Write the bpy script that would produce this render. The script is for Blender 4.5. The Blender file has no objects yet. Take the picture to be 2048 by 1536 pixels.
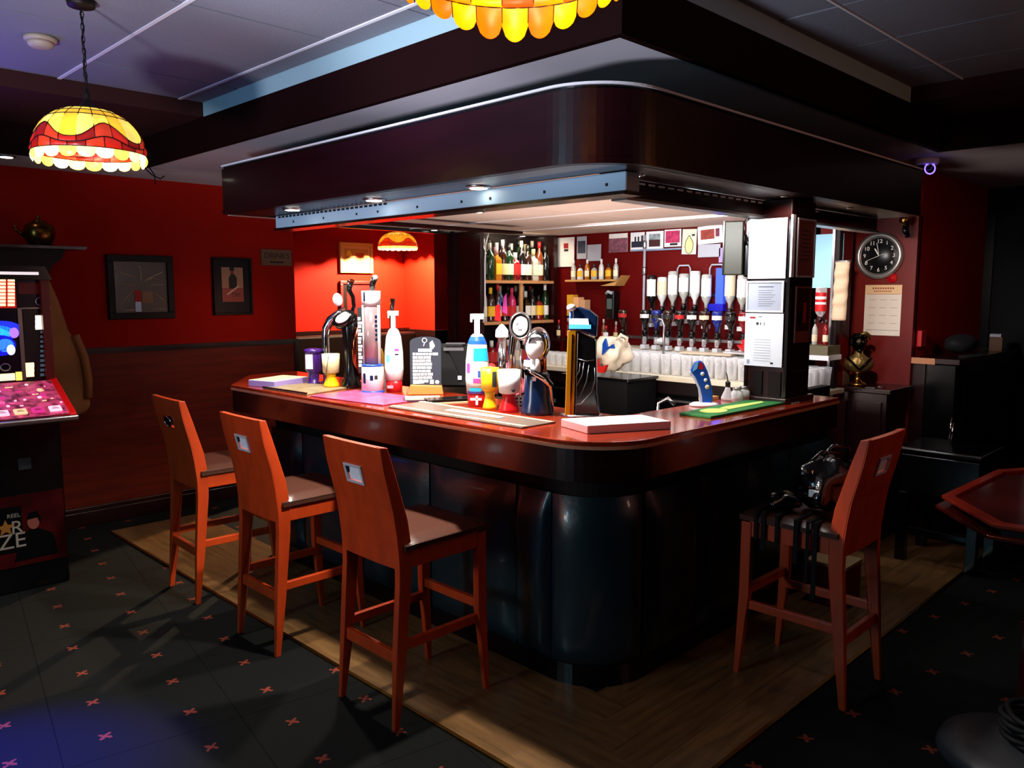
import bpy, math, random
from mathutils import Vector, Matrix
random.seed(7)
PI = math.pi
sc = bpy.context.scene
COL = sc.collection

# ------------------------------------------------------------ camera
FPX, PITCH, CZ = 1607.0, math.atan(186/1607.0), 1.6
cd = bpy.data.cameras.new('camera'); cam = bpy.data.objects.new('camera', cd); COL.objects.link(cam)
cd.sensor_width = 36.0; cd.lens = 36.0*FPX/2048.0; cd.clip_start = 0.05; cd.clip_end = 60
cam.location = (0, 0, CZ); cam.rotation_euler = (PI/2 - PITCH, 0, -PI/4)
sc.camera = cam
sc.view_settings.view_transform = 'Standard'; sc.view_settings.look = 'None'
sc.view_settings.gamma = 1.0; sc.view_settings.use_curve_mapping = False
sc.view_settings.exposure = 0.0
sc.cycles.max_bounces = 6; sc.cycles.diffuse_bounces = 3; sc.cycles.glossy_bounces = 3
sc.cycles.transmission_bounces = 4; sc.cycles.transparent_max_bounces = 10
sc.cycles.caustics_reflective = False; sc.cycles.caustics_refractive = False
sc.cycles.sample_clamp_indirect = 4.0

# ------------------------------------------------------------ world and room light
w = bpy.data.worlds.new('dim_room'); sc.world = w; w.use_nodes = True
bg = w.node_tree.nodes['Background']; bg.inputs[0].default_value = (0.35, 0.4, 0.6, 1); bg.inputs[1].default_value = 0.0025

def aim(o, target):
    d = Vector(target) - o.location
    o.rotation_euler = d.to_track_quat('-Z', 'Y').to_euler()
def light(name, kind, loc, energy, color, target=None, size=0.1, size_y=None, spot=60, blend=0.4):
    l = bpy.data.lights.new(name, kind); l.energy = energy; l.color = color
    if kind == 'AREA':
        l.size = size
        if size_y: l.shape = 'RECTANGLE'; l.size_y = size_y
    else: l.shadow_soft_size = size
    if kind == 'SPOT': l.spot_size = math.radians(spot); l.spot_blend = blend
    o = bpy.data.objects.new(name, l); COL.objects.link(o); o.location = loc
    if target: aim(o, target)
    return o
# pale daylight from the doorway behind, on the room's near side
light('doorway_daylight', 'AREA', (-2.4, 2.7, 1.75), 42, (0.36, 0.76, 1.0), (2.3, 2.1, 0.9), 0.5, 1.1)
light('ceiling_fill', 'SPOT', (-0.5, 1.7, 1.2), 270, (0.84, 0.80, 1.0), (1.5, 3.3, 2.95), 0.12, spot=62, blend=0.5)  # added pair of spots brightening soffit and tiles, no real fixture there
light('ceiling_fill', 'SPOT', (-0.5, 1.75, 1.2), 330, (0.82, 0.82, 1.0), (2.0, 2.0, 3.15), 0.12, spot=52, blend=0.6)
light('far_orange_lamp', 'POINT', (4.0, -0.5, 2.35), 5, (1.0, 0.30, 0.08), None, 0.12)
# blue disco spots in the left of the room
light('blue_disco_spot', 'SPOT', (0.25, 4.7, 1.7), 70, (0.16, 0.04, 1.0), (0.35, 4.3, 2.63), 0.1, spot=125, blend=1.0)
light('blue_floor_spot', 'SPOT', (-0.6, 4.0, 2.3), 2600, (0.02, 0.02, 1.0), (0.56, 2.98, 0.0), 0.05, spot=22, blend=1.0)
light('blue_panel_spot', 'SPOT', (0.2, 3.3, 2.3), 14, (0.04, 0.04, 1.0), (2.36, 3.9, 0.72), 0.05, spot=24, blend=0.6)
# warm wall light in the room behind the viewer, colours the stools
light('room_lamp', 'SPOT', (-1.2, 2.9, 1.35), 84, (1.0, 0.60, 0.38), (1.65, 2.75, 1.08), 0.2, spot=44, blend=1.0)
light('right_room_lamp', 'AREA', (3.4, -1.2, 1.9), 4, (1.0, 0.50, 0.42), (3.2, 1.2, 0.7), 0.3)
light('dado_fill', 'SPOT', (3.0, 5.1, 1.45), 5, (1.0, 0.45, 0.3), (2.7, 5.9, 1.2), 0.06, spot=100, blend=1.0)  # added where no lamp stands, brightens the red wall near the alcove

# ------------------------------------------------------------ projecting the picture's measures onto real planes
def ray(u, v):
    a = PI/4; c, s = math.cos(PITCH), math.sin(PITCH)
    F = Vector((math.cos(a), math.sin(a), 0)); R = Vector((math.sin(a), -math.cos(a), 0)); U = Vector((0, 0, 1))
    return F*c - U*s + R*((u-1024)/FPX) + (U*c + F*s)*((768-v)/FPX)
C0 = Vector((0, 0, CZ))
def az(u, v, z): d = ray(u, v); return C0 + d*((z-CZ)/d.z)
def ax(u, v, x): d = ray(u, v); return C0 + d*(x/d.x)
def ay(u, v, y): d = ray(u, v); return C0 + d*(y/d.y)

# ------------------------------------------------------------ materials
def lin(c):
    c = c/255.0
    return c/12.92 if c <= 0.04045 else ((c+0.055)/1.055)**2.4
def rgb(h): return tuple(lin(int(h[i:i+2], 16)) for i in (0, 2, 4)) + (1,)
_M = {}
def mat(name, col, rough=0.5, metal=0.0, emit=0.0, ecol=None, spec=0.5, coat=0.0, var=0.0, vscale=8, bump=0.0, bscale=40, stretch=None, alpha=1.0, trans=0.0, col2=None):
    if name in _M: return _M[name]
    m = bpy.data.materials.new(name); m.use_nodes = True; nt = m.node_tree; p = nt.nodes['Principled BSDF']
    c = rgb(col) if isinstance(col, str) else tuple(col) + (1,)
    p.inputs['Base Color'].default_value = c; p.inputs['Roughness'].default_value = rough
    p.inputs['Metallic'].default_value = metal; p.inputs['Specular IOR Level'].default_value = spec
    p.inputs['Coat Weight'].default_value = coat; p.inputs['Coat Roughness'].default_value = 0.08
    p.inputs['Transmission Weight'].default_value = trans
    if emit > 0:
        p.inputs['Emission Color'].default_value = rgb(ecol) if ecol else c
        p.inputs['Emission Strength'].default_value = emit
    if alpha < 1: p.inputs['Alpha'].default_value = alpha
    if var > 0 or bump > 0:
        tc = nt.nodes.new('ShaderNodeTexCoord'); mp = nt.nodes.new('ShaderNodeMapping')
        nt.links.new(tc.outputs['Object'], mp.inputs['Vector'])
        if stretch: mp.inputs['Scale'].default_value = stretch
    if var > 0:
        n = nt.nodes.new('ShaderNodeTexNoise'); n.inputs['Scale'].default_value = vscale; n.inputs['Detail'].default_value = 6
        nt.links.new(mp.outputs[0], n.inputs['Vector'])
        r = nt.nodes.new('ShaderNodeValToRGB'); r.color_ramp.elements[0].position = 0.3; r.color_ramp.elements[1].position = 0.7
        c2 = rgb(col2) if col2 else tuple(min(1, x*(1+var)) for x in c[:3]) + (1,)
        r.color_ramp.elements[0].color = tuple(x*(1-var) for x in c[:3]) + (1,); r.color_ramp.elements[1].color = c2
        nt.links.new(n.outputs['Fac'], r.inputs['Fac']); nt.links.new(r.outputs['Color'], p.inputs['Base Color'])
        if emit > 0: nt.links.new(r.outputs['Color'], p.inputs['Emission Color'])
    if bump > 0:
        n2 = nt.nodes.new('ShaderNodeTexNoise'); n2.inputs['Scale'].default_value = bscale; n2.inputs['Detail'].default_value = 4
        nt.links.new(mp.outputs[0], n2.inputs['Vector'])
        b = nt.nodes.new('ShaderNodeBump'); b.inputs['Strength'].default_value = bump; b.inputs['Distance'].default_value = 0.01
        nt.links.new(n2.outputs['Fac'], b.inputs['Height']); nt.links.new(b.outputs[0], p.inputs['Normal'])
    _M[name] = m
    return m
def glass(name, tint='ffffff', clear=0.6, rough=0.08):
    if name in _M: return _M[name]
    m = bpy.data.materials.new(name); m.use_nodes = True; nt = m.node_tree; nt.nodes.clear()
    o = nt.nodes.new('ShaderNodeOutputMaterial'); a = nt.nodes.new('ShaderNodeBsdfTransparent'); b = nt.nodes.new('ShaderNodeBsdfPrincipled')
    b.inputs['Base Color'].default_value = rgb(tint); b.inputs['Roughness'].default_value = rough; b.inputs['Specular IOR Level'].default_value = 1.0
    a.inputs[0].default_value = rgb(tint); mx = nt.nodes.new('ShaderNodeMixShader'); mx.inputs[0].default_value = 1-clear
    lw = nt.nodes.new('ShaderNodeLayerWeight'); lw.inputs[0].default_value = 0.55
    ma = nt.nodes.new('ShaderNodeMath'); ma.operation = 'MULTIPLY_ADD'; ma.inputs[1].default_value = 0.55; ma.inputs[2].default_value = 1-clear; ma.use_clamp = True
    nt.links.new(lw.outputs['Facing'], ma.inputs[0]); nt.links.new(ma.outputs[0], mx.inputs[0])
    nt.links.new(a.outputs[0], mx.inputs[1]); nt.links.new(b.outputs[0], mx.inputs[2]); nt.links.new(mx.outputs[0], o.inputs[0])
    _M[name] = m
    return m

# ------------------------------------------------------------ mesh building
class B:
    def __init__(s): s.v = []; s.f = []; s.m = []; s.s = []; s.mats = []
    def mi(s, m):
        if m not in s.mats: s.mats.append(m)
        return s.mats.index(m)
    def add(s, vs, fs, m, smooth=False, M=None):
        o = len(s.v); k = s.mi(m)
        for p in vs: s.v.append(tuple(M @ Vector(p)) if M else tuple(p))
        for f in fs: s.f.append(tuple(i+o for i in f)); s.m.append(k); s.s.append(smooth)
        return s
    def box(s, a, b, m, M=None):
        x0, y0, z0 = a; x1, y1, z1 = b
        vs = [(x0,y0,z0),(x1,y0,z0),(x1,y1,z0),(x0,y1,z0),(x0,y0,z1),(x1,y0,z1),(x1,y1,z1),(x0,y1,z1)]
        return s.add(vs, [(0,3,2,1),(4,5,6,7),(0,1,5,4),(1,2,6,5),(2,3,7,6),(3,0,4,7)], m, False, M)
    def cb(s, c, d, m, M=None):
        return s.box([c[i]-d[i]/2 for i in range(3)], [c[i]+d[i]/2 for i in range(3)], m, M)
    def prism(s, poly, z0, z1, m, M=None, smooth=False):   # outline in XY, extruded along Z
        n = len(poly)
        ar = sum(poly[i][0]*poly[(i+1)%n][1]-poly[(i+1)%n][0]*poly[i][1] for i in range(n))
        if ar < 0: poly = poly[::-1]
        vs = [(p[0],p[1],z0) for p in poly] + [(p[0],p[1],z1) for p in poly]
        s.add(vs, [tuple(range(n-1,-1,-1)), tuple(range(n,2*n))], m, False, M)
        o = len(s.v)-2*n; k = s.mi(m)
        for i in range(n):
            j = (i+1) % n; s.f.append((o+i, o+j, o+n+j, o+n+i)); s.m.append(k); s.s.append(smooth)
        return s
    def yprism(s, poly, y0, y1, m, M=None, smooth=False):   # outline in XZ, extruded along Y
        R = Matrix(((1,0,0,0),(0,0,-1,0),(0,1,0,0),(0,0,0,1)))
        return s.prism(poly, -y1, -y0, m, (M @ R) if M else R, smooth)
    def xprism(s, poly, x0, x1, m, M=None, smooth=False):   # outline in YZ, extruded along X
        R = Matrix(((0,0,1,0),(1,0,0,0),(0,1,0,0),(0,0,0,1)))
        return s.prism(poly, x0, x1, m, (M @ R) if M else R, smooth)
    def lathe(s, prof, m, c=(0,0,0), n=20, M=None, smooth=True, sx=1, sy=1, a0=0, a1=2*PI):
        vs = []; fs = []; full = abs(a1-a0-2*PI) < 1e-6; k = n if full else n+1
        for r, z in prof:
            for i in range(k):
                a = a0+(a1-a0)*i/n; vs.append((c[0]+r*math.cos(a)*sx, c[1]+r*math.sin(a)*sy, c[2]+z))
        for j in range(len(prof)-1):
            for i in range(n):
                q = (i+1) % k; fs.append((j*k+i, j*k+q, (j+1)*k+q, (j+1)*k+i))
        if full:
            if prof[0][0] > 1e-5: fs.append(tuple(range(k-1,-1,-1)))
            if prof[-1][0] > 1e-5: fs.append(tuple((len(prof)-1)*k+i for i in range(k)))
        return s.add(vs, fs, m, smooth, M)
    def tube(s, pts, r, m, n=8, M=None, closed=False, sq=1.0):
        pts = [Vector(p) for p in pts]; rs = r if isinstance(r, (list, tuple)) else [r]*len(pts)
        vs = []; fs = []; N = len(pts); up = None
        for i, p in enumerate(pts):
            if closed: t = pts[(i+1) % N]-pts[i-1]
            else: t = pts[min(i+1, N-1)]-pts[max(i-1, 0)]
            if t.length < 1e-9: t = Vector((0,0,1))
            t.normalize()
            if up is None: up = Vector((0,0,1)) if abs(t.z) < 0.9 else Vector((1,0,0))
            a = t.cross(up)
            if a.length < 1e-4: a = t.cross(Vector((0.3,1,0.2)))
            a.normalize(); b = a.cross(t); up = b
            for k in range(n):
                q = 2*PI*k/n; vs.append(p + a*math.cos(q)*rs[i] + b*math.sin(q)*rs[i]*sq)
        for i in range(N if closed else N-1):
            j = (i+1) % N
            for k in range(n): fs.append((i*n+k, i*n+(k+1) % n, j*n+(k+1) % n, j*n+k))
        if not closed: fs += [tuple(range(n-1,-1,-1)), tuple((N-1)*n+k for k in range(n))]
        return s.add(vs, fs, m, True, M)
    def ball(s, c, r, m, n=14, M=None, sz=1.0, sx=1.0, sy=1.0):
        k = max(4, n//2); pr = [(r*math.sin(PI*i/k)+1e-6, -r*sz*math.cos(PI*i/k)) for i in range(k+1)]
        pr[0] = (1e-6, pr[0][1]); pr[-1] = (1e-6, pr[-1][1])
        return s.lathe(pr, m, c, n, M, True, sx, sy)
    def build(s, name, parent=None, bev=0, world=False, seg=2):
        me = bpy.data.meshes.new(name)
        vs = s.v
        if world and parent: l = parent.location; vs = [(a-l.x, b-l.y, c-l.z) for a, b, c in vs]
        me.from_pydata(vs, [], s.f)
        for m in s.mats: me.materials.append(m)
        me.polygons.foreach_set('material_index', s.m); me.polygons.foreach_set('use_smooth', s.s)
        me.update()
        o = bpy.data.objects.new(name, me); COL.objects.link(o)
        if parent: o.parent = parent
        if bev:
            q = o.modifiers.new('bevel', 'BEVEL'); q.width = bev; q.segments = seg; q.limit_method = 'ANGLE'; q.angle_limit = 0.7
        return o
def own_origin(o):      # a top-level mesh keeps its origin at its base
    vs = [v.co for v in o.data.vertices]
    c = Vector(((min(v.x for v in vs)+max(v.x for v in vs))/2, (min(v.y for v in vs)+max(v.y for v in vs))/2, min(v.z for v in vs)))
    o.data.transform(Matrix.Translation(-c)); o.location = o.location + c
    return o
def tag(o, label, cat, group=None):
    o['label'] = label; o['category'] = cat
    if group: o['group'] = group
    return o
def thing(name, label, cat, loc=(0,0,0), rz=0, group=None):
    o = bpy.data.objects.new(name, None); COL.objects.link(o); o.empty_display_size = 0.05
    o.location = loc; o.rotation_euler = (0, 0, rz)
    return tag(o, label, cat, group)
def struct(name, b, bev=0):
    o = b.build(name, None, bev); o['kind'] = 'structure'; return own_origin(o)
def dup(root, loc, rz, label=None, group=None):
    r = root.copy(); COL.objects.link(r); r.location = loc; r.rotation_euler = (0, 0, rz)
    if label: r['label'] = label
    if group: r['group'] = group
    for ch in root.children:
        c = ch.copy(); COL.objects.link(c); c.parent = r
        for g in ch.children:
            d = g.copy(); COL.objects.link(d); d.parent = c
    return r
def T(s, size, m, parent, loc, name='lettering', M=None, ex=0.0006, world=False):   # flat letters reading from the -Y side
    cu = bpy.data.curves.new('t', 'FONT'); cu.body = s; cu.size = size; cu.extrude = ex; cu.align_x = 'CENTER'; cu.align_y = 'CENTER'
    to = bpy.data.objects.new('t', cu); COL.objects.link(to)
    bpy.context.view_layer.update()
    me = bpy.data.meshes.new_from_object(to.evaluated_get(bpy.context.evaluated_depsgraph_get()))
    bpy.data.objects.remove(to)
    X = Matrix.Translation(loc) @ (M or Matrix.Identity(4)) @ Matrix.Rotation(PI/2, 4, 'X')
    me.transform(X)
    if world: me.transform(Matrix.Translation(-parent.location))
    me.materials.clear(); me.materials.append(m)
    o = bpy.data.objects.new(name, me); COL.objects.link(o); o.parent = parent
    return o
FC = -PI/4      # things that face the viewer's side of the corner
FX = -PI/2      # things that face -X
def Rz(a): return Matrix.Rotation(a, 4, 'Z')
def Rx(a): return Matrix.Rotation(a, 4, 'X')
def Ry(a): return Matrix.Rotation(a, 4, 'Y')
def Tr(x, y, z): return Matrix.Translation((x, y, z))

# ------------------------------------------------------------ palette
m_redwall = mat('red_wall_paint', '9a1000', 0.75, var=0.05, vscale=3, spec=0.12)
m_dado = mat('dark_dado_wood', '6a1e0a', 0.5, spec=0.25, var=0.3, vscale=5, stretch=(0.5,0.5,6))
m_dark = mat('near_black_wood', '140505', 0.45, var=0.3, vscale=6, spec=0.2)
m_mahog = mat('mahogany_varnish', '200404', 0.28, var=0.3, vscale=4, stretch=(0.6,0.6,7), coat=0.3)
m_canopy = mat('canopy_mahogany', '22060a', 0.32, var=0.25, vscale=3, stretch=(0.5,0.5,5), coat=0.12, spec=0.35)
m_top = mat('worktop_varnish', '8a2c16', 0.16, var=0.3, vscale=5, stretch=(1,4,1), coat=0.6)
m_edge = mat('worktop_edge', 'c08060', 0.25)
m_stool = mat('orange_stool_wood', 'b43a10', 0.4, var=0.16, vscale=7, stretch=(3,3,0.7), coat=0.15)
m_seat = mat('black_seat_leather', '4a2c22', 0.26, bump=0.1, bscale=60)
m_leather = mat('teal_black_leather', '072029', 0.38, bump=0.25, bscale=12, coat=0.2)
m_black = mat('gloss_black', '060607', 0.2)
m_matt = mat('matt_black', '08080a', 0.7, spec=0.2)
m_chrome = mat('chrome', 'd8d8dc', 0.12, 1.0)
m_steel = mat('brushed_steel', 'a8a8ac', 0.3, 1.0)
m_brass = mat('brass', 'b08040', 0.25, 1.0)
m_white = mat('white_plastic', 'e8e8ea', 0.35)
m_paper = mat('white_paper', 'e6e2da', 0.8)
m_cream = mat('cream_card', 'd8c89a', 0.7)
m_ceil = mat('ceiling_paint', 'c4c0c4', 0.8, var=0.05, vscale=4)
m_ceilbar = mat('bar_ceiling_paint', 'c8b4aa', 0.7, var=0.06, vscale=3)
m_coffer = mat('coffer_band_wood', '1a0505', 0.75, spec=0.08)
m_pale = mat('pale_blue_paint', '9fc0c6', 0.6)
m_red = mat('red_plastic', 'c01018', 0.35)
m_yellow = mat('yellow_plastic', 'eeb810', 0.3)
m_blue = mat('blue_plastic', '1448a8', 0.3)
m_cyan = mat('cyan_print', '18a0d8', 0.4)
m_magenta = mat('magenta_print', 'c84098', 0.4)
m_navy = mat('navy_gloss', '0c1c3c', 0.22)
m_purple = mat('purple_plastic', '3a1868', 0.3)
m_gold = mat('gold_strip', 'c88a18', 0.3, 0.6)
m_copper = mat('copper', '9a5038', 0.2, 1.0)
m_lead = mat('lead_came', '1a0c08', 0.5, 0.5)
m_ink = mat('black_ink', '101012', 0.7)
m_redink = mat('red_ink', 'a01818', 0.7)
m_lampglow = mat('lamp_white_glow', 'ffffff', 0.5, emit=14, ecol='fff4e0')
# ============================================================ FLOOR
g = math.sqrt(0.29**2+0.05**2); GA = math.atan2(-0.05, 0.29)
def carpet_mat():
    m = bpy.data.materials.new('motif_carpet'); m.use_nodes = True; nt = m.node_tree; p = nt.nodes['Principled BSDF']
    N = nt.nodes.new; L = nt.links.new
    geo = N('ShaderNodeNewGeometry'); mp = N('ShaderNodeMapping'); mp.vector_type = 'TEXTURE'
    mp.inputs['Location'].default_value = (3.258, 1.08, 0); mp.inputs['Rotation'].default_value = (0, 0, GA); mp.inputs['Scale'].default_value = (g, g, 1)
    L(geo.outputs['Position'], mp.inputs['Vector']); sp = N('ShaderNodeSeparateXYZ'); L(mp.outputs[0], sp.inputs[0])
    def mth(op, a, b=None, c=None):
        q = N('ShaderNodeMath'); q.operation = op
        for i, x in enumerate((a, b, c)):
            if x is None: continue
            if isinstance(x, (int, float)): q.inputs[i].default_value = x
            else: L(x, q.inputs[i])
        return q.outputs[0]
    fx = mth('SUBTRACT', sp.outputs[0], mth('ROUND', sp.outputs[0])); fy = mth('SUBTRACT', sp.outputs[1], mth('ROUND', sp.outputs[1]))
    nz = N('ShaderNodeTexNoise'); nz.inputs['Scale'].default_value = 60; L(geo.outputs['Position'], nz.inputs['Vector'])
    wob = mth('MULTIPLY', mth('SUBTRACT', nz.outputs['Fac'], 0.5), 0.09)
    d1 = mth('ABSOLUTE', mth('ADD', mth('ADD', fx, fy), wob)); d2 = mth('ABSOLUTE', mth('ADD', mth('SUBTRACT', fx, fy), wob))
    arm = mth('MINIMUM', d1, d2); rad = mth('MAXIMUM', mth('ABSOLUTE', fx), mth('ABSOLUTE', fy))
    mask = mth('MULTIPLY', mth('LESS_THAN', arm, 0.03), mth('LESS_THAN', rad, 0.072))
    n2 = N('ShaderNodeTexNoise'); n2.inputs['Scale'].default_value = 260; L(geo.outputs['Position'], n2.inputs['Vector'])
    r = N('ShaderNodeValToRGB'); r.color_ramp.elements[0].color = rgb('030403'); r.color_ramp.elements[1].color = rgb('0c0e0c'); L(n2.outputs['Fac'], r.inputs[0])
    mx = N('ShaderNodeMix'); mx.data_type = 'RGBA'; L(mask, mx.inputs[0]); L(r.outputs[0], mx.inputs[6]); mx.inputs[7].default_value = rgb('7a3222')
    L(mx.outputs[2], p.inputs['Base Color']); p.inputs['Roughness'].default_value = 0.9; p.inputs['Specular IOR Level'].default_value = 0.2
    bm_ = N('ShaderNodeBump'); bm_.inputs['Strength'].default_value = 0.4; bm_.inputs['Distance'].default_value = 0.004
    L(n2.outputs['Fac'], bm_.inputs['Height']); L(bm_.outputs[0], p.inputs['Normal'])
    return m
m_carpet = carpet_mat()
fl = struct('floor', B().box((-3, -3, -0.1), (8.6, 9, -0.006), m_matt))
ts = 2*g; gap = 0.0008
tb = B().box((gap, gap, -0.0058), (ts-gap, ts-gap, 0.0), m_carpet)
t0 = None
ux = Vector((math.cos(GA), math.sin(GA))); uy = Vector((-ux.y, ux.x))
for i in range(-9, 9):
    for j in range(-5, 12):
        o2 = Vector((3.258, 1.08)) + ux*((i+0.25)*ts) + uy*((j+0.25)*ts)
        if not (-1.6 < o2.x < 7 and -1.6 < o2.y < 6): continue
        if o2.x+o2.y < 1.2: continue
        if o2.x > 2.9 and o2.y > 2.4: continue
        if t0 is None: t0 = tb.build('carpet_tile', fl); o = t0
        else: o = t0.copy(); COL.objects.link(o)
        o.location = Vector((o2.x, o2.y, 0)) - fl.location; o.rotation_euler = (0, 0, GA); o.parent = fl
# vinyl wood band round the bar
m_vinyl = mat('walnut_vinyl', '70502e', 0.33, var=0.35, vscale=6, stretch=(6,0.7,1), bump=0.15, bscale=30)
m_vinyl2 = mat('walnut_vinyl_cross', '70502e', 0.33, var=0.35, vscale=6, stretch=(0.7,6,1), bump=0.15, bscale=30)
band = thing('vinyl_floor_band', 'brown wood-look vinyl band laid on the carpet round the bar foot', 'flooring', (2.1, 3.0, 0))
random.seed(3)
for k in range(4):
    x0 = 1.80+k*0.15; y = 1.32+k*0.15
    yy = y
    while yy < 5.6:
        ln = 0.9 if yy > y else 0.3+0.2*k
        y1 = min(yy+ln, 5.6)
        B().box((x0+0.001, yy+0.001, -0.004), (x0+0.149, y1-0.001, 0.004), m_vinyl).build('plank', band, world=True); yy = y1
    xx = x0+0.15
    y0 = 1.32+k*0.15
    while xx < 5.5:
        ln = 0.9 if xx > x0+0.2 else 0.35+0.2*k
        x1 = min(xx+ln, 5.5)
        B().box((xx+0.001, y0+0.001, -0.004), (x1-0.001, y0+0.149, 0.004), m_vinyl2).build('plank', band, world=True); xx = x1
struct('trim_1', B().box((1.785, 1.305, 0), (1.80, 5.6, 0.008), m_brass))
struct('trim_2', B().box((1.80, 1.305, 0), (5.5, 1.32, 0.008), m_brass))

# ============================================================ WALLS
wl = struct('wall_left', B().box((-3, 5.88, 1.215), (3.39, 6.9, 2.38), m_redwall).box((-3, 5.90, 0), (3.39, 6.9, 1.215), m_dark))
dd = B()
o = B().box((-3, 5.868, 0.13), (3.36, 5.90, 1.19), m_dado).build('dado_panel', wl, world=True)
o = B().box((3.36, 5.855, 0.0), (3.395, 5.90, 1.215), m_mahog).build('dado_end_post', wl, world=True)
struct('trim_3', B().box((-3, 5.845, 1.19), (3.395, 5.88, 1.215), m_mahog).box((-3, 5.86, 1.175), (3.395, 5.875, 1.19), m_mahog))
struct('baseboard_left', B().box((-3, 5.845, 0), (3.36, 5.868, 0.10), m_mahog).box((-3, 5.85, 0.10), (3.36, 5.868, 0.13), m_mahog), 0.004)
struct('wall_back', B().box((3.39, 6.9, 1.2), (6.9, 7.1, 2.38), m_redwall).box((3.39, 6.85, 0), (6.9, 7.1, 1.2), m_dark))
struct('trim_4', B().box((3.39, 6.82, 1.185), (5.28, 6.85, 1.215), m_mahog))
struct('wall_pier', B().box((5.28, 6.40, 1.2), (6.9, 6.9, 2.38), m_redwall).box((5.25, 6.36, 0), (6.9, 6.85, 1.2), m_dark))
wr = struct('wall_right', B().box((5.60, 1.86, 0), (7.05, 2.1, 2.38), m_redwall))
struct('wall_far', B().box((7.05, -3, 0), (7.2, 2.1, 2.38), m_matt).box((7.02, 1.80, 0), (7.05, 1.86, 2.38), m_black))
# the bar's own back walls
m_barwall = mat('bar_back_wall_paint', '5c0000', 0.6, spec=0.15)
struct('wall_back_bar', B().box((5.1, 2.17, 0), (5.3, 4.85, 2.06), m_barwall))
struct('wall_back_shelves', B().box((4.14, 4.78, 0), (5.1, 4.86, 2.38), m_dark))

# ============================================================ CEILING
struct('ceiling', B().box((2.06, 1.59, 2.38), (8.0, 5.36, 2.56), m_ceil).box((-3, 5.36, 2.38), (8.0, 7.1, 2.56), m_ceil).box((4.98, -3, 2.38), (8.0, 1.59, 2.56), m_ceil))
# dark fascia boards of the recess
cb_ = thing('coffer_fascia', 'dark brown fascia boards edging the raised ceiling recess', 'fascia', (2.045, 1.575, 2.38))
B().box((2.03, 1.56, 2.375), (2.06, 5.36, 2.555), m_coffer).build('board', cb_, world=True)
B().box((2.06, 1.56, 2.375), (4.98, 1.59, 2.555), m_coffer).build('board', cb_, world=True)
B().box((-3, 5.33, 2.375), (2.03, 5.36, 2.555), m_coffer).build('board', cb_, world=True)
B().box((4.95, -3, 2.375), (4.98, 1.56, 2.555), m_coffer).build('board', cb_, world=True)
struct('trim_5', B().box((2.035, 1.565, 2.555), (2.06, 4.45, 2.64), m_pale).box((2.06, 1.565, 2.555), (4.45, 1.59, 2.64), m_pale))
m_brownsh = mat('brown_margin_paint', '381a18', 0.7, spec=0.2)
struct('ceiling', B().box((-3, 4.45, 2.555), (2.03, 5.33, 2.64), m_brownsh).box((4.45, -3, 2.555), (4.95, 1.56, 2.64), m_brownsh))
up = struct('ceiling', B().box((-3, -3, 2.66), (8, 6, 2.7), m_matt))
xs = [-1.04, -0.45, 0.14, 0.73, 1.32, 1.91, 2.035]; ys = [1.33, 1.565, 1.95, 2.47, 2.99, 3.51, 4.03, 4.45]
rects = [(xs[i], ys[j], xs[i+1], ys[j+1]) for i in range(len(xs)-1) for j in range(len(ys)-1)]
x2 = [-1.04, -0.45, 0.14, 0.73, 1.32, 1.91, 2.49, 3.02, 3.55, 4.08, 4.45]; y2 = [-1.03, -0.44, 0.15, 0.74, 1.33, 1.565]
rects += [(x2[i], y2[j], x2[i+1], y2[j+1]) for i in range(len(x2)-1) for j in range(4)]
rects += [(x2[i], 1.33, x2[i+1], 1.565) for i in range(5, len(x2)-1)]
m_tile = mat('ceiling_tile_face', '787c84', 0.85, bump=0.15, bscale=90)
random.seed(5)
for a, b_, c, d in rects:
    B().box((a+0.004, b_+0.004, 2.632+random.uniform(0, .003)), (c-0.004, d-0.004, 2.65), m_tile).build('ceiling_tile', up, world=True)
gr = B()
for x in xs[1:-1]: gr.box((x-0.012, -1, 2.629), (x+0.004, 4.45, 2.634), m_white)
gr.box((1.33, 1.322, 2.629), (4.45, 1.33, 2.634), m_white)
gr.build('tile_rail', up, world=True)

# ============================================================ BAR COUNTER
def arc(cx, cy, r, a0, a1, n=12): return [(cx+r*math.cos(a0+(a1-a0)*i/n), cy+r*math.sin(a0+(a1-a0)*i/n)) for i in range(n+1)]
D = math.radians
bar = thing('bar_counter', 'L-shaped mahogany bar counter with rounded corner and padded black front', 'bar counter', (2.9, 2.5, 0))
outer = [(2.6, 4.53), (2.27, 4.50), (1.965, 4.10)] + arc(2.26, 1.83, 0.255, D(180), D(270)) + [(3.76, 1.57)]
def off(poly, d):   # shift the open outline inward
    out = []
    for i, p in enumerate(poly):
        a = Vector(poly[max(i-1,0)]); b = Vector(poly[min(i+1,len(poly)-1)]); t = (b-a).normalized()
        out.append((p[0]-t.y*d, p[1]+t.x*d))
    return out
inner = [(3.76, 1.93), (2.60, 1.95), (2.58, 1.98), (2.6, 4.53)]
outer = outer[::1]
B().prism(outer + [(3.76, 1.93), (2.60, 1.95), (2.58, 1.99)], 1.075, 1.10, m_top).build('worktop', bar, bev=0.004, world=True)
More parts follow.
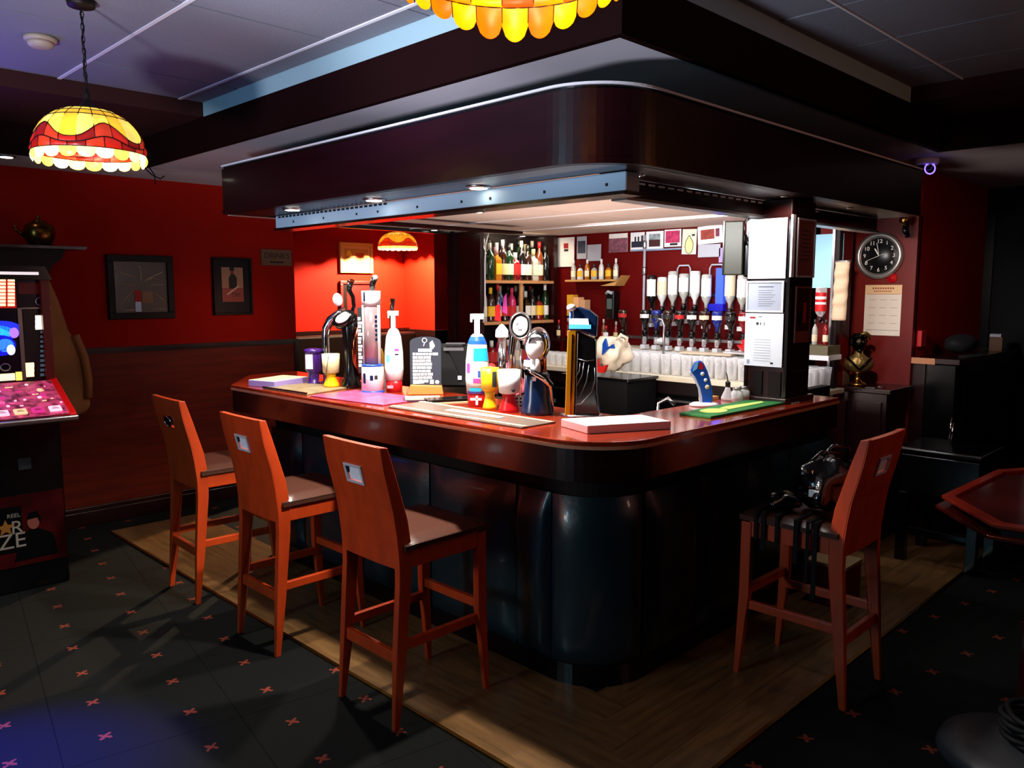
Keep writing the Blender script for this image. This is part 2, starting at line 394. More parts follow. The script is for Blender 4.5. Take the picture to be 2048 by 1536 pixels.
def wallstrip(line, z0, z1, th, m, bmsh=None, cap=True):   # a vertical strip that follows a plan line
    b = bmsh or B(); ins = off(line, th); n = len(line)
    vs = [(p[0],p[1],z0) for p in line]+[(p[0],p[1],z1) for p in line]+[(p[0],p[1],z0) for p in ins]+[(p[0],p[1],z1) for p in ins]
    fs = []
    for i in range(n-1):
        fs += [(i, i+1, n+i+1, n+i), (2*n+i+1, 2*n+i, 3*n+i, 3*n+i+1), (n+i, n+i+1, 3*n+i+1, 3*n+i), (i+1, i, 2*n+i, 2*n+i+1)]
    fs += [(0, n, 3*n, 2*n), (n-1, 3*n-1, 4*n-1, 2*n-1)]
    return b.add(vs, fs, m, False)
wallstrip(off(outer, 0.006), 0.958, 1.076, 0.03, m_mahog).build('fascia', bar, world=True)
wallstrip(off(outer, -0.002), 1.072, 1.084, 0.02, m_edge).build('edge_moulding', bar, world=True)
line = [(2.6, 4.42), (2.36, 4.42)] + arc(2.62, 2.13, 0.26, D(180), D(270)) + [(4.42, 1.87)]
wallstrip(off(line, 0.03), 0.0, 1.075, 0.05, m_matt).build('carcass', bar, world=True)
# soffit board under the overhang
B().prism(off(outer, 0.03) + [(3.76, 1.9), (2.6, 1.93), (2.56, 2.0)], 1.05, 1.073, m_dark).build('overhang_board', bar, world=True)
wallstrip(off(line, -0.004), 0.0, 0.09, 0.03, m_black).build('kick_board', bar, world=True)
# padded leather panels, each pillowed
def pad(p0, p1=None, arcdef=None, z0=0.09, z1=0.79, nu=14, nv=16):
    vs = []; fs = []
    for j in range(nv+1):
        tv = j/nv; z = z0+(z1-z0)*tv
        for i in range(nu+1):
            tu = i/nu
            bu = 1-abs(2*tu-1)**6; bv = 1-max(0, (tv-0.78)/0.22)**2.2 if tv > 0.78 else (1-max(0, (0.06-tv)/0.06)**2)
            h = 0.045*min(bu, 1)*bv*(0.9+0.1*math.sin(tv*9+tu*5))
            if arcdef:
                cx, cy, r, a0, a1 = arcdef; a = a0+(a1-a0)*tu; vs.append((cx+(r+h)*math.cos(a), cy+(r+h)*math.sin(a), z))
            else:
                x = p0[0]+(p1[0]-p0[0])*tu; y = p0[1]+(p1[1]-p0[1])*tu; t = (Vector(p1)-Vector(p0)).normalized()
                vs.append((x+t.y*h, y-t.x*h, z))
    W = nu+1
    for j in range(nv):
        for i in range(nu): fs.append((j*W+i, j*W+i+1, (j+1)*W+i+1, (j+1)*W+i))
    n = len(vs)   # closed back
    base = []
    for j in (0, nv):
        for i in (0, nu): base.append(j*W+i)
    b = B().add(vs, fs, m_leather, True)
    return b
yy = [4.42, 4.06, 3.48, 2.91, 2.33]
for a, b_ in zip(yy, yy[1:]): pad((2.36, a-0.006), (2.36, b_+0.006)).build('padded_panel', bar, world=True)
pad(None, None, (2.62, 2.13, 0.26, D(180), D(270)), nu=22).build('padded_panel', bar, world=True)
pad((2.36, 2.324), (2.36, 2.135)).build('padded_panel', bar, world=True)
xx = [2.63, 3.03, 3.46, 3.90, 4.40]
for a, b_ in zip(xx, xx[1:]): pad((a+0.006, 1.87), (b_-0.006, 1.87)).build('padded_panel', bar, world=True)
B().box((4.40, 1.80, 0), (4.43, 1.93, 1.0), m_mahog).build('end_panel', bar, world=True)
# inner service side
B().box((2.62, 2.62, 0), (2.75, 4.4, 0.9), m_matt).box((2.72, 2.02, 0), (4.3, 2.10, 0.9), m_matt).build('inner_shelf', bar, world=True)

# ============================================================ CANOPY (flush with the counter edge, hung from the ceiling by a set-back neck)
can = thing('bar_canopy', 'dark mahogany canopy with rounded corner hanging from the ceiling over the bar', 'canopy', (1.98, 1.57, 2.38))
cl = [(2.62, 4.14), (1.98, 4.14)] + arc(2.23, 1.82, 0.25, D(180), D(270), 16) + [(4.70, 1.57)]
wallstrip(cl, 2.003, 2.235, 0.03, m_canopy).build('fascia', can, world=True)
wallstrip(off(cl, 0.010), 2.235, 2.253, 0.03, m_black).build('shadow_gap_moulding', can, world=True)
wallstrip(off(cl, -0.003), 2.247, 2.255, 0.01, m_white).build('top_bead', can, world=True)
wallstrip(off(cl, -0.004), 2.003, 2.024, 0.012, m_canopy).build('lower_bead', can, world=True)
us = [(2.0, 4.13)] + arc(2.23, 1.82, 0.23, D(180), D(270), 12) + [(4.69, 1.59), (4.69, 1.80), (2.22, 1.80), (2.22, 4.13)]
B().prism(us, 2.003, 2.02, m_canopy).build('underside', can, world=True)
B().prism([(2.0, 4.13)] + arc(2.23, 1.82, 0.23, D(180), D(270), 12) + [(4.69, 1.59), (4.69, 2.2), (2.62, 2.2), (2.62, 4.13)], 2.225, 2.238, m_dark).build('top_board', can, world=True)
B().prism([(2.45, 4.10), (2.45, 1.98), (4.69, 1.98), (4.69, 2.1), (2.6, 2.1), (2.6, 4.10)], 2.238, 2.379, m_dark).build('hanging_neck', can, world=True)
B().box((2.22, 4.03, 2.003), (4.14, 4.13, 2.02), m_coffer).build('underside', can, world=True)
m_house = mat('pale_enamel', 'a8c4d8', 0.4)
sh = thing('shutter_housing', 'long pale enamelled shutter box under the canopy along the stools side', 'shutter box', (2.24, 2.9, 1.936))
B().box((2.22, 1.68, 1.936), (2.30, 4.03, 2.001), m_house).build('housing', sh, bev=0.005, world=True)
B().box((2.21, 1.68, 1.924), (2.31, 4.03, 1.935), m_mahog).build('lower_rail', sh, world=True)
vb = B()
for k in range(26): vb.box((2.2165, 3.02+k*0.038, 1.988), (2.2195, 3.042+k*0.038, 1.997), m_ink)
vb.build('vent_slots', sh, world=True)['kind'] = 'stuff'
for k in range(9):
    y = 1.76+k*0.25+0.04*(k % 3); B().cb((2.2185, y, 1.962), (0.003, 0.010, 0.010), m_ink).build('screw', sh, world=True)
s2 = thing('shutter_rail', 'brown slatted shutter rail under the canopy on the clock side', 'shutter rail', (3.4, 1.81, 1.924))
B().box((2.36, 1.79, 1.936), (4.69, 1.84, 2.001), m_mahog).build('rail', s2, bev=0.004, world=True)
B().box((2.36, 1.78, 1.924), (4.69, 1.85, 1.935), m_steel).build('lower_track', s2, world=True)
for k in range(24):
    B().box((2.44+k*0.063, 1.786, 1.985), (2.478+k*0.063, 1.7895, 1.992), m_white).build('slot', s2, world=True)

# bar inner ceiling, tiled
bc = struct('ceiling', B().box((2.32, 1.86, 2.085), (5.3, 4.13, 2.11), m_matt).box((2.74, 4.13, 2.085), (5.3, 4.86, 2.11), m_matt))
xs3 = [2.32, 3.01, 3.735, 4.46, 5.1]; ys3 = [1.86, 2.45, 3.2, 3.95, 4.80]
for i in range(4):
    for j in range(4):
        B().box((xs3[i]+0.003, ys3[j]+0.002, 2.06), (xs3[i+1]-0.003, ys3[j+1]-0.002, 2.083), m_ceilbar).build('ceiling_tile', bc, world=True)
gr = B()
for x in xs3[1:-1]: gr.box((x-0.006, 1.86, 2.054), (x+0.006, 4.80, 2.062), m_white)
gr.build('tile_rail', bc, world=True)
struct('trim_6', B().box((2.74, 4.80, 2.035), (4.14, 4.84, 2.08), m_black))

# ============================================================ COLUMN ON THE COUNTER
colm = thing('counter_column', 'square dark wooden column standing on the bar top covered in notices', 'column', (3.48, 1.75, 1.10))
B().box((3.37, 1.65, 1.10), (3.60, 1.85, 2.0), m_mahog).build('shaft', colm, bev=0.004, world=True)
for y in (1.70, 1.79):
    B().box((3.362, y-0.03, 1.13), (3.37, y+0.03, 1.24), m_dark).build('carved_panel', colm, world=True)
B().box((3.40, 1.642, 1.13), (3.57, 1.65, 1.24), m_dark).build('carved_panel', colm, world=True)
B().box((3.34, 1.63, 1.10), (3.62, 1.87, 1.125), m_mahog).build('plinth', colm, bev=0.004, world=True)
B().box((3.366, 1.836, 1.13), (3.372, 1.852, 1.92), m_black).box((3.366, 1.647, 1.13), (3.372, 1.66, 1.92), m_black).build('edge_strip', colm, world=True)
m_greyp = mat('greyish_print', 'a8aab4', 0.5)
m_brownp = mat('brown_notice', '7a4038', 0.5)
def notice(name, label, face, a, z0, c, z1, m, marks, frame=None, group=None):   # face 'x': on the -X side, else on the -Y side
    mid = (a+c)/2
    if face == 'x': t = thing(name, label, 'notice', (3.362, mid, z0), FX, group); w_ = abs(c-a)
    else: t = thing(name, label, 'notice', (mid, 1.643, z0), 0, group); w_ = abs(c-a)
    h = z1-z0
    B().box((-w_/2, -0.003, 0), (w_/2, 0.0, h), m).build('sheet', t)
    if frame:
        f = B(); q = 0.008
        for x0, x1, y0, y1 in ((-w_/2, w_/2, 0, q), (-w_/2, w_/2, h-q, h), (-w_/2, -w_/2+q, q, h-q), (w_/2-q, w_/2, q, h-q)): f.box((x0, -0.008, y0), (x1, -0.003, y1), frame)
        f.build('frame', t)
    if marks:
        k = B()
        for (x0, zz, x1, hh, mm) in marks: k.box((x0*w_/2, -0.0036, zz*h), (x1*w_/2, -0.003, zz*h+hh), mm)
        k.build('print', t)
    return t
m_brightpaper = mat('bright_paper', 'f4f4f6', 0.7)
B().box((3.362, 1.640, 1.66), (3.388, 1.649, 1.93), m_white).build('white_corner_strip', colm, world=True)
notice('notice_sheet', 'large blank white notice at the top of the counter column', 'x', 1.845, 1.655, 1.665, 1.918, m_brightpaper, [(-.8, .04, .7, .002, m_greyp)])
notice('framed_notice', 'grey notice in a pale frame, middle of the counter column', 'x', 1.848, 1.505, 1.668, 1.645, m_greyp,
       [(-.35, .8, .45, .003, m_ink)] + [(-.35, .2+.07*k, .35+.1*(k % 3), .0015, m_ink) for k in range(8)], m_white)
notice('notice_sheet', 'long white notice with a red heading, lowest on the counter column', 'x', 1.85, 1.262, 1.666, 1.50, m_brightpaper,
       [(-.75, .9, -.45, .008, m_redink), (-.3, .93, -.1, .003, m_ink), (-.4, .78, -.28, .012, m_ink), (-.2, .78, -.16, .012, m_ink), (0, .77, .03, .016, m_ink), (-.85, .03, -.7, .02, m_greyp), (.4, .05, .55, .008, m_ink)] + [(-.5, .1+.05*k, .4, .001, m_ink) for k in range(9)])
notice('notice_sheet', 'tall brown notice on the narrow side of the column', 'y', 3.405, 1.66, 3.58, 1.918, m_brownp,
       [(-.45, .3+.07*k, .45-.06*(k % 2), .003, m_dark) for k in range(8)], m_greyp)
notice('framed_photograph', 'dark red framed picture low on the narrow side of the column', 'y', 3.41, 1.37, 3.56, 1.62, mat('dark_red_picture', '3a0808', 0.3),
       [(-.6, .3, -.1, .06, m_dark), (.1, .35, .5, .09, m_redink), (-.9, .02, .9, .045, m_brownp)], m_brownp)

# ============================================================ CLOCK CORNER: panel and cabinet
cp = struct('wall_clock_panel', B().box((5.55, 1.86, 0), (5.62, 2.30, 2.08), mat('clock_panel_wood', '6a1812', 0.4, var=0.3, vscale=4, stretch=(1,1,0.4), spec=0.25)).box((5.10, 2.30, 0), (5.62, 2.36, 2.08), m_dark))
cabn = thing('end_cabinet', 'mahogany end cabinet with a small shelf top beneath the clock', 'cabinet', (5.3, 2.08, 0))
B().box((5.20, 1.87, 0), (5.55, 2.30, 0.955), m_mahog).build('body', cabn, bev=0.004, world=True)
B().box((5.17, 1.84, 0.955), (5.55, 2.33, 0.985), m_mahog).build('shelf_top', cabn, bev=0.006, world=True)
B().box((5.188, 1.90, 0.12), (5.199, 2.06, 0.90), m_mahog).build('door', cabn, bev=0.003, world=True)
B().box((5.188, 2.10, 0.12), (5.199, 2.27, 0.90), m_mahog).build('door', cabn, bev=0.003, world=True)
B().box((5.178, 1.93, 0.62), (5.186, 1.99, 0.63), m_steel).build('handle', cabn, world=True)
B().box((5.178, 2.05, 0.50), (5.186, 2.09, 0.51), m_steel).build('handle', cabn, world=True)
# ============================================================ PENDANT LAMPS
def emat(name, col, e, var=0.25): return mat(name, col, 0.35, emit=e, var=var, vscale=14)
def lamp(label, loc, R, H, style, power, ceil_z, emul=1.0, n=20):
    t = thing('pendant_lamp', label, 'lamp', loc, 0.1, 'stained glass pendant lamps')
    if style == 'amber':
        cy = [emat('amber_glass_a', 'ffb000', 1.15*emul), emat('amber_glass_b', 'ff8200', 0.95*emul), emat('amber_glass_c', 'f05000', 0.8*emul)]
        cr = cy; cs = [emat('amber_petal_a', 'ffa800', 1.2*emul), emat('amber_petal_b', 'ff7000', 0.95*emul)]
    elif style == 'far':
        cy = [emat('orange_glass_a', 'ffb030', 1.3), emat('orange_glass_b', 'ff9018', 1.1)]
        cr = [emat('far_red_glass', 'e02a08', 0.9)]; cs = [emat('far_skirt_glass', 'ffc060', 2.0)]
    else:
        cy = [emat('yellow_glass_a', 'ffd060', 1.15), emat('yellow_glass_b', 'ffb828', 1.0), emat('yellow_glass_c', 'ffca48', 1.2)]
        cr = [emat('red_glass_a', 'd02010', 0.42), emat('red_glass_b', 'a01008', 0.32), emat('red_glass_c', 'd83818', 0.45)]
        cs = [emat('skirt_glass_a', 'ffd050', 1.6), emat('skirt_glass_b', 'ffe480', 2.4), emat('skirt_glass_c', 'fff0b0', 3.2)]
    def P(th, q):      # q 1 at the crown, 0 at the shoulder, below 0 the skirt
        if q >= 0:
            a = q*D(80); return Vector((R*math.cos(a)**0.85*math.cos(th), R*math.cos(a)**0.85*math.sin(th), H*(0.18+0.82*math.sin(a))))
        return Vector((R*(1+0.02*q)*math.cos(th), R*(1+0.02*q)*math.sin(th), H*0.18*(1+q)))
    def pane(t0, t1, qa, qb, m, nm, bulge=0.0):
        vs = []; fs = []
        NI = 8 if nm == 'skirt_pane' else 3
        for j in range(4):
            for i in range(NI+1):
                th = t0+(t1-t0)*i/NI; a = qa(th); b_ = qb(th); p = P(th, a+(b_-a)*j/3)
                s = 1+bulge*math.sin(PI*i/NI)*math.sin(PI*j/3)
                vs.append((p.x*s, p.y*s, p.z))
        for j in range(3):
            for i in range(NI): k = j*(NI+1)+i; fs.append((k, k+1, k+NI+2, k+NI+1))
        B().add(vs, fs, m, True).build(nm, t)
    c0 = lambda q: (lambda th: q)
    wave = (lambda th: 0.14+0.26*(0.5+0.5*math.cos(5*(th+1.68)))**1.4) if style != 'amber' else (lambda th: 0.22+0.10*abs(math.sin(2.5*(th+0.35))))
    lead = B(); w2 = 2*PI/n
    rows = [0.98, 0.84, 0.71, 0.58]
    for j in range(3):
        for i in range(n): pane(i*w2, (i+1)*w2, c0(rows[j+1]), c0(rows[j]), cy[(i*3+j*2) % len(cy)], 'glass_pane')
    for i in range(n): pane(i*w2, (i+1)*w2, wave, c0(0.58), cy[(i*2+1) % len(cy)], 'glass_pane')
    mid = lambda th: wave(th)*0.42
    for i in range(n):
        pane(i*w2, (i+1)*w2, mid, wave, cr[i % len(cr)], 'red_pane' if style != 'amber' else 'amber_pane', 0.02)
        pane((i+.5)*w2, (i+1.5)*w2, c0(0.0), mid, cr[(i+1) % len(cr)], 'red_pane' if style != 'amber' else 'amber_pane', 0.03)
    ns = n if style != 'amber' else 24
    ws = 2*PI/ns
    for i in range(ns):
        big = 1.0 if style != 'amber' else (1.5+0.5*math.sin(i*PI/4))
        def low(th, i=i, big=big):
            u = (th-i*ws)/ws; return -big*(0.55+0.45*math.sqrt(math.sin(PI*max(0, min(1, u)))))
        pane(i*ws, (i+1)*ws, low, c0(0.0), cs[i % len(cs)], 'skirt_pane', 0.035)
        if style == 'amber':
            for k in (i*ws,): lead.tube([P(k, 0), P(k, -0.9)], 0.0014, m_lead, 4)
    r_ = 0.0016 if R < 0.3 else 0.002
    for q in rows[1:] + [0.0]: lead.tube([P(2*PI*i/40, q)*1.004 for i in range(40)], r_, m_lead, 4, closed=True)
    for fn in (wave, mid): lead.tube([P(2*PI*i/60, fn(2*PI*i/60))*1.006 for i in range(60)], r_*1.2, m_lead, 4, closed=True)
    for i in range(n):
        lead.tube([P(i*w2, q)*1.003 for q in (0.98, 0.84, 0.71, 0.58, wave(i*w2))], r_, m_lead, 4)
        lead.tube([P(i*w2, mid(i*w2))*1.006, P(i*w2, wave(i*w2))*1.006], r_, m_lead, 4)
        lead.tube([P((i+.5)*w2, 0)*1.006, P((i+.5)*w2, mid((i+.5)*w2))*1.006], r_, m_lead, 4)
    lead.build('leading', t)
    B().lathe([(R*0.19, H*0.99), (R*0.15, H*1.03), (R*0.06, H*1.12), (0.012, H*1.2), (0.010, H*1.3), (0.002, H*1.32)], m_lead, n=16).build('cap', t)
    B().lathe([(0.014, H*0.95), (0.014, H*0.75)], m_brass, n=10).ball((0, 0, H*0.55), 0.028, m_lampglow, 12).build('bulb', t)
    ch = B(); z = H*1.3; k = 0
    while z < ceil_z-loc[2]-0.02:
        M = Tr(0, 0, z+0.012) @ Rz(PI/2*(k % 2))
        ch.tube([(0.006*math.cos(a), 0, 0.014*math.sin(a)) for a in [2*PI*i/8 for i in range(8)]], 0.0018, m_lead, 4, M, True); z += 0.021; k += 1
    ch.tube([(0.004*math.sin(i*1.3), 0.004*math.cos(i*1.3), H*1.3+(ceil_z-loc[2]-H*1.3)*i/16) for i in range(17)], 0.003, m_matt, 5)
    ch.build('chain', t)
    B().lathe([(0.05, ceil_z-loc[2]), (0.045, ceil_z-loc[2]-0.02), (0.01, ceil_z-loc[2]-0.03)], m_lead, n=14).build('ceiling_rose', t)
    l = bpy.data.lights.new('bulb_light', 'POINT'); l.energy = power; l.color = (1, 0.72, 0.42); l.shadow_soft_size = 0.03
    lo = bpy.data.objects.new('bulb_light', l); COL.objects.link(lo); lo.parent = t; lo.location = (0, 0, H*0.42)
    return t
lamp('yellow and red stained glass pendant lamp hanging by a chain near the game machine', (1.04, 3.22, 2.06), 0.188, 0.20, 'yellow', 3, 2.63)
lamp('amber petal-edged glass pendant lamp cut by the top of the picture', (1.22, 1.22, 2.215), 0.235, 0.22, 'amber', 2.2, 2.63)
lamp('small orange glass pendant lamp hanging in the red alcove behind the bar', (4.84, 6.42, 2.0), 0.19, 0.175, 'far', 800, 2.38)

# ============================================================ SMALL CEILING THINGS
t = thing('smoke_detector', 'round smoke detector on the raised ceiling beside the chained lamp', 'smoke detector', (1.06, 3.79, 2.60))
B().lathe([(0.03, -0.012), (0.045, -0.006), (0.05, 0.004), (0.05, 0.012), (0.04, 0.013)], mat('beige_plastic', 'a89888', 0.5), n=20).build('body', t)
B().lathe([(0.058, 0.013), (0.062, 0.02), (0.062, 0.031)], mat('beige_plastic', 'a89888', 0.5), n=20).build('base', t)
t = thing('dome_camera', 'small dome security camera with a glowing violet ring at the canopy end', 'camera', (5.2, 1.725, 2.32))
B().lathe([(0.075, 0.06), (0.075, 0.035), (0.06, 0.02)], m_white, n=22).build('mount', t)
B().ball((0, 0, 0.02), 0.055, m_black, 18).build('dome', t)
cam_dir = Matrix.Translation((-0.028, -0.030, -0.005)) @ Rz(FC) @ Rx(PI/2)
B().tube([(0.03*math.cos(2*PI*i/24), 0.03*math.sin(2*PI*i/24), 0.015) for i in range(24)], 0.004, mat('violet_led', '8060ff', 0.4, emit=3), 6, cam_dir, True).build('led_ring', t)
t = thing('recessed_spotlight', 'lone bright recessed spotlight low on the far left ceiling', 'spotlight', (1.305, 5.45, 2.372))
B().lathe([(0.05, 0.006), (0.05, 0), (0.036, -0.003)], m_steel, n=18).build('ring', t)
B().lathe([(0.001, -0.004), (0.034, -0.004), (0.034, 0.0)], m_lampglow, n=16).build('lens', t)
# canopy downlights
first = None
P3 = [az(585, 419, 2.0), az(748, 400, 2.0), az(957, 375, 2.0)]
dl = [(P3[0].x, P3[0].y, 'far end of the canopy underside, by the red wall', 60), (P3[1].x, P3[1].y, 'canopy underside between the far end and the glowing middle one', 80), (P3[2].x, P3[2].y, 'the largest and brightest on the canopy underside', 150)]
for x, y, lab, e in dl:
    loc = (x, y, 1.999)
    if first is None:
        t = thing('downlight', '', 'downlight', loc, 0, 'downlights under the bar canopy')
        B().lathe([(0.05, 0.006), (0.05, 0), (0.037, -0.003)], m_steel, n=20).build('ring', t)
        B().lathe([(0.001, -0.004), (0.035, -0.004), (0.035, 0.002)], m_lampglow, n=18).build('lens', t)
        first = t
    else: t = dup(first, loc, 0)
    t['label'] = 'lit recessed downlight, ' + lab
    light('downlight_beam', 'SPOT', (min(x, 2.07)-0.015, y, 1.985), e, (1.0, 0.93, 0.84), (2.05, y, 0), 0.03, spot=128, blend=0.5)
for i, (u, v) in enumerate([(957, 425), (868, 461), (921, 468), (1030, 474), (1286, 371)]):
    p = az(u, v, 2.052) if i in (0,) else (az(u, v, 2.052) if i < 4 else Vector((2.33, 1.73, 1.998)))
    p = Vector((p.x, min(p.y, 4.75), 2.054 if i < 4 else 1.999)); t = dup(first, (p.x, p.y, p.z), 0, ['unlit-looking flush downlight in the first panel of the bar ceiling', 'tiny downlight at the rear edge of the bar ceiling, nearest the red alcove', 'tiny downlight at the rear edge of the bar ceiling, above the shelf side panel', 'tiny downlight at the rear edge of the bar ceiling, above the bottle shelves', 'small bright bulb at the inner corner of the canopy'][i], 'downlights in the bar ceiling')
    for c in t.children: c.scale = (0.8, 0.8, 0.8)
    if i in (0, 2, 4): light('bar_downlight_beam', 'SPOT', (p.x, p.y, 2.045), 10, (1.0, 0.9, 0.78), (p.x, p.y, 0), 0.03, spot=140, blend=0.6)
light('bar_ceiling_fill', 'AREA', (3.3, 3.0, 0.95), 26, (1.0, 0.80, 0.70), (3.6, 3.0, 2.0), 0.8, 0.8)  # added upward light to brighten the bar ceiling, not a real lamp
light('shelf_light', 'AREA', (4.62, 4.42, 2.04), 5, (1.0, 0.86, 0.66), (4.62, 4.66, 1.5), 0.5, 0.04)
# fluorescent tube along the canopy, bar side
for (u, v, lab) in ((1629, 388, 'small dim downlight on the clock side of the canopy underside'), (1770, 411, 'tiny downlight at the far clock end of the canopy underside')):
    p = az(u, v, 2.0); p.y = max(p.y, 1.65); t = dup(first, (p.x, p.y, 1.999), 0, lab, 'downlights under the bar canopy')
    for c in t.children: c.scale = (0.35, 0.35, 0.5)
    light('clock_side_beam', 'SPOT', (p.x, p.y, 1.985), 5, (1.0, 0.86, 0.76), (p.x+0.25, p.y+0.1, 0), 0.03, spot=150, blend=0.5)
    if u > 1700: light('clock_side_beam', 'SPOT', (p.x, 1.72, 1.90), 60, (1.0, 0.88, 0.80), (5.55, 2.07, 1.45), 0.03, spot=50, blend=0.8)
t = thing('fluorescent_tube', 'white fluorescent tube behind the shutter rail above the column', 'tube light', (3.0, 1.95, 1.98))
B().box((2.72, 1.92, 2.0), (3.30, 1.98, 2.058), m_white).build('batten', t, world=True)
B().tube([(2.74, 1.95, 1.985), (3.28, 1.95, 1.985)], 0.012, mat('tube_glow', 'ffffff', 0.5, emit=9, ecol='e8f0ff'), 10).build('tube', t, world=True)
light('tube_beam', 'AREA', (2.9, 1.96, 1.96), 16, (0.90, 0.94, 1.0), (4.3, 2.5, 1.1), 0.35, 0.08)
light('backbar_tube_beam', 'AREA', (4.3, 3.0, 2.03), 14, (0.94, 0.95, 1.0), (5.0, 3.0, 1.1), 1.3, 0.06)
# loose wire hanging from the fascia corner
t = B().tube([(2.0, 5.28, 2.40), (1.995, 5.22, 2.36), (2.02, 5.16, 2.31), (2.06, 5.14, 2.29), (2.085, 5.14, 2.31)], 0.004, m_matt, 5).tube([(2.055, 5.3, 2.38), (2.08, 5.28, 2.33), (2.075, 5.26, 2.27)], 0.004, m_matt, 5).build('loose_wire')
own_origin(t); tag(t, 'loose black wires dangling from the dark fascia corner beside the lamp', 'wire')

# ============================================================ BAR STOOLS (local +Y towards the bar)
def stool(label, loc, rz, hole='square'):
    t = thing('bar_stool', label, 'bar stool', loc, rz, 'tall wooden bar stools round the bar')
    W = 0.185
    rear = [(0.002,0), (0.026,0), (0.060,0.25), (0.092,0.55), (0.096,0.66), (0.078,0.78), (0.028,0.95), (-0.006,1.055), (-0.036,1.06), (-0.022,0.97), (0.02,0.80), (0.036,0.68), (0.036,0.55), (0.018,0.28)]
    front = [(0.450,0), (0.472,0), (0.458,0.35), (0.456,0.66), (0.412,0.66), (0.414,0.35)]
    for s in (-1, 1):
        for pr_, X_, th_ in ((rear, s*W, 0.030), (front, s*(W+0.008), 0.032)):
            lb = B().xprism(pr_, X_-(th_ if s > 0 else 0), X_+(th_ if s < 0 else 0), m_stool)
            lb.v = [((X_-s*0.019 if abs(v[0]-X_) > 0.01 else X_), v[1], v[2]) if v[2] < 0.01 else v for v in lb.v]   # tapering foot
            lb.build('leg', t, bev=0.003)
    # curved back board with a cut-out
    zs = [0.60, 0.66, 0.74, 0.82, 0.88, 0.90, 0.925, 0.955, 0.985, 1.0, 1.055]; hz = (0.915, 0.985)
    def yb(z):   # outer face of the back
        pts = [(0.60,0.038), (0.68,0.034), (0.80,0.018), (0.97,-0.024), (1.06,-0.038)]
        for (a, ya), (b_, yb_) in zip(pts, pts[1:]):
            if z <= b_: return ya+(yb_-ya)*(z-a)/(b_-a)
        return pts[-1][1]
    xs_ = [-W+0.001, -0.11, -0.05, 0.05, 0.11, W-0.001]; zs = [0.60, 0.66, 0.74, 0.82, 0.885, 0.905, 0.965, 1.0, 1.057]
    b = B(); vs = []; fs = []; nx = len(xs_); nz = len(zs)
    for lay in (0, 0.024):
        for z in zs:
            for x in xs_: vs.append((x, yb(z)+lay-0.006*(1-(x/W)**2), z))
    L0 = nx*nz
    hole_c = (2, 5)
    for j in range(nz-1):
        for i in range(nx-1):
            if (i, j) == hole_c: continue
            k = j*nx+i; fs.append((k, k+1, k+nx+1, k+nx)); fs.append((L0+k+1, L0+k, L0+k+nx, L0+k+nx+1))
    for i in range(nx-1):
        fs.append((i+1, i, L0+i, L0+i+1)); k = (nz-1)*nx+i; fs.append((k, k+1, L0+k+1, L0+k))
    for j in range(nz-1):
        k = j*nx; fs.append((k, k+nx, L0+k+nx, L0+k)); k = j*nx+nx-1; fs.append((k+nx, k, L0+k, L0+k+nx))
    i, j = hole_c; k = j*nx+i
    fs += [(k, k+1, L0+k+1, L0+k), (k+1, k+nx+1, L0+k+nx+1, L0+k+1), (k+nx+1, k+nx, L0+k+nx, L0+k+nx+1), (k+nx, k, L0+k, L0+k+nx)]
    b.add(vs, fs, m_stool); b.build('back_panel', t)
    h = B(); y = yb(0.935)-0.012; zc = 0.935; til = 0.25
    M = Tr(0, y, zc) @ Rx(til)
    if hole == 'square':
        m_sil = mat('silver_grip', 'c4c8d8', 0.35, 0.2)
        for x0, x1, z0, z1 in ((-0.056,0.056,0.028,0.038), (-0.056,0.056,-0.038,-0.028), (-0.056,-0.044,-0.028,0.028), (0.044,0.056,-0.028,0.028)): h.box((x0,0,z0),(x1,0.008,z1), m_sil, M)
        h.box((-0.046,0.011,-0.030),(0.046,0.015,0.030), mat('handle_recess', 'e4ecff', 0.5), M)
        h.yprism([(-0.045,0.027), (-0.031,0.027), (-0.038,0.0), (-0.045,-0.004)], 0.006, 0.013, m_black, M)
        h.build('grip_handle', t, bev=0.002)
    else:
        h.yprism([(0.046*math.cos(a), 0.028*math.sin(a)) for a in [2*PI*q/20 for q in range(20)]], -0.002, 0.012, m_black, M)
        h.tube([(0.046*math.cos(a), -0.002, 0.028*math.sin(a)) for a in [2*PI*q/20 for q in range(20)]], 0.003, m_chrome, 6, M, True)
        h.build('grip_handle', t)
    # seat frame: four aprons
    f = B(); f.box((-W+0.03,0.04,0.605),(W-0.03,0.06,0.668), m_stool).box((-W+0.026,0.435,0.60),(W-0.026,0.455,0.668), m_stool)
    for s in (-1, 1): f.box((s*(W+0.002)-0.02*(s > 0), 0.09, 0.60), (s*(W+0.002)+0.02*(s < 0), 0.42, 0.668), m_stool)
    f.build('seat_frame', t, bev=0.002)
    # padded seat
    sb = B(); vs = []; fs = []; n = 12
    for j in range(n+1):
        for i in range(n+1):
            u = i/n*2-1; v = j/n*2-1; e = max(abs(u), abs(v)); hh = 0.712-0.004*e**2-0.020*max(0, (e-0.8)/0.2)**2.2
            vs.append((u*(W+0.014), 0.26+v*0.205, hh))
    for j in range(n):
        for i in range(n): k = j*(n+1)+i; fs.append((k, k+1, k+n+2, k+n+1))
    sb.add(vs, fs, m_seat, True).box((-W-0.012,0.057,0.668),(W+0.012,0.463,0.690), m_seat)
    sb.build('seat_pad', t)
    for s in (-1, 1): B().box((s*(W-0.005)-0.022*(s > 0), 0.05, 0.29), (s*(W-0.005)+0.022*(s < 0), 0.44, 0.325), m_stool).build('stretcher', t, bev=0.002)
    B().box((-W+0.02,0.028,0.24),(W-0.02,0.05,0.285), m_stool).build('stretcher', t, bev=0.002)
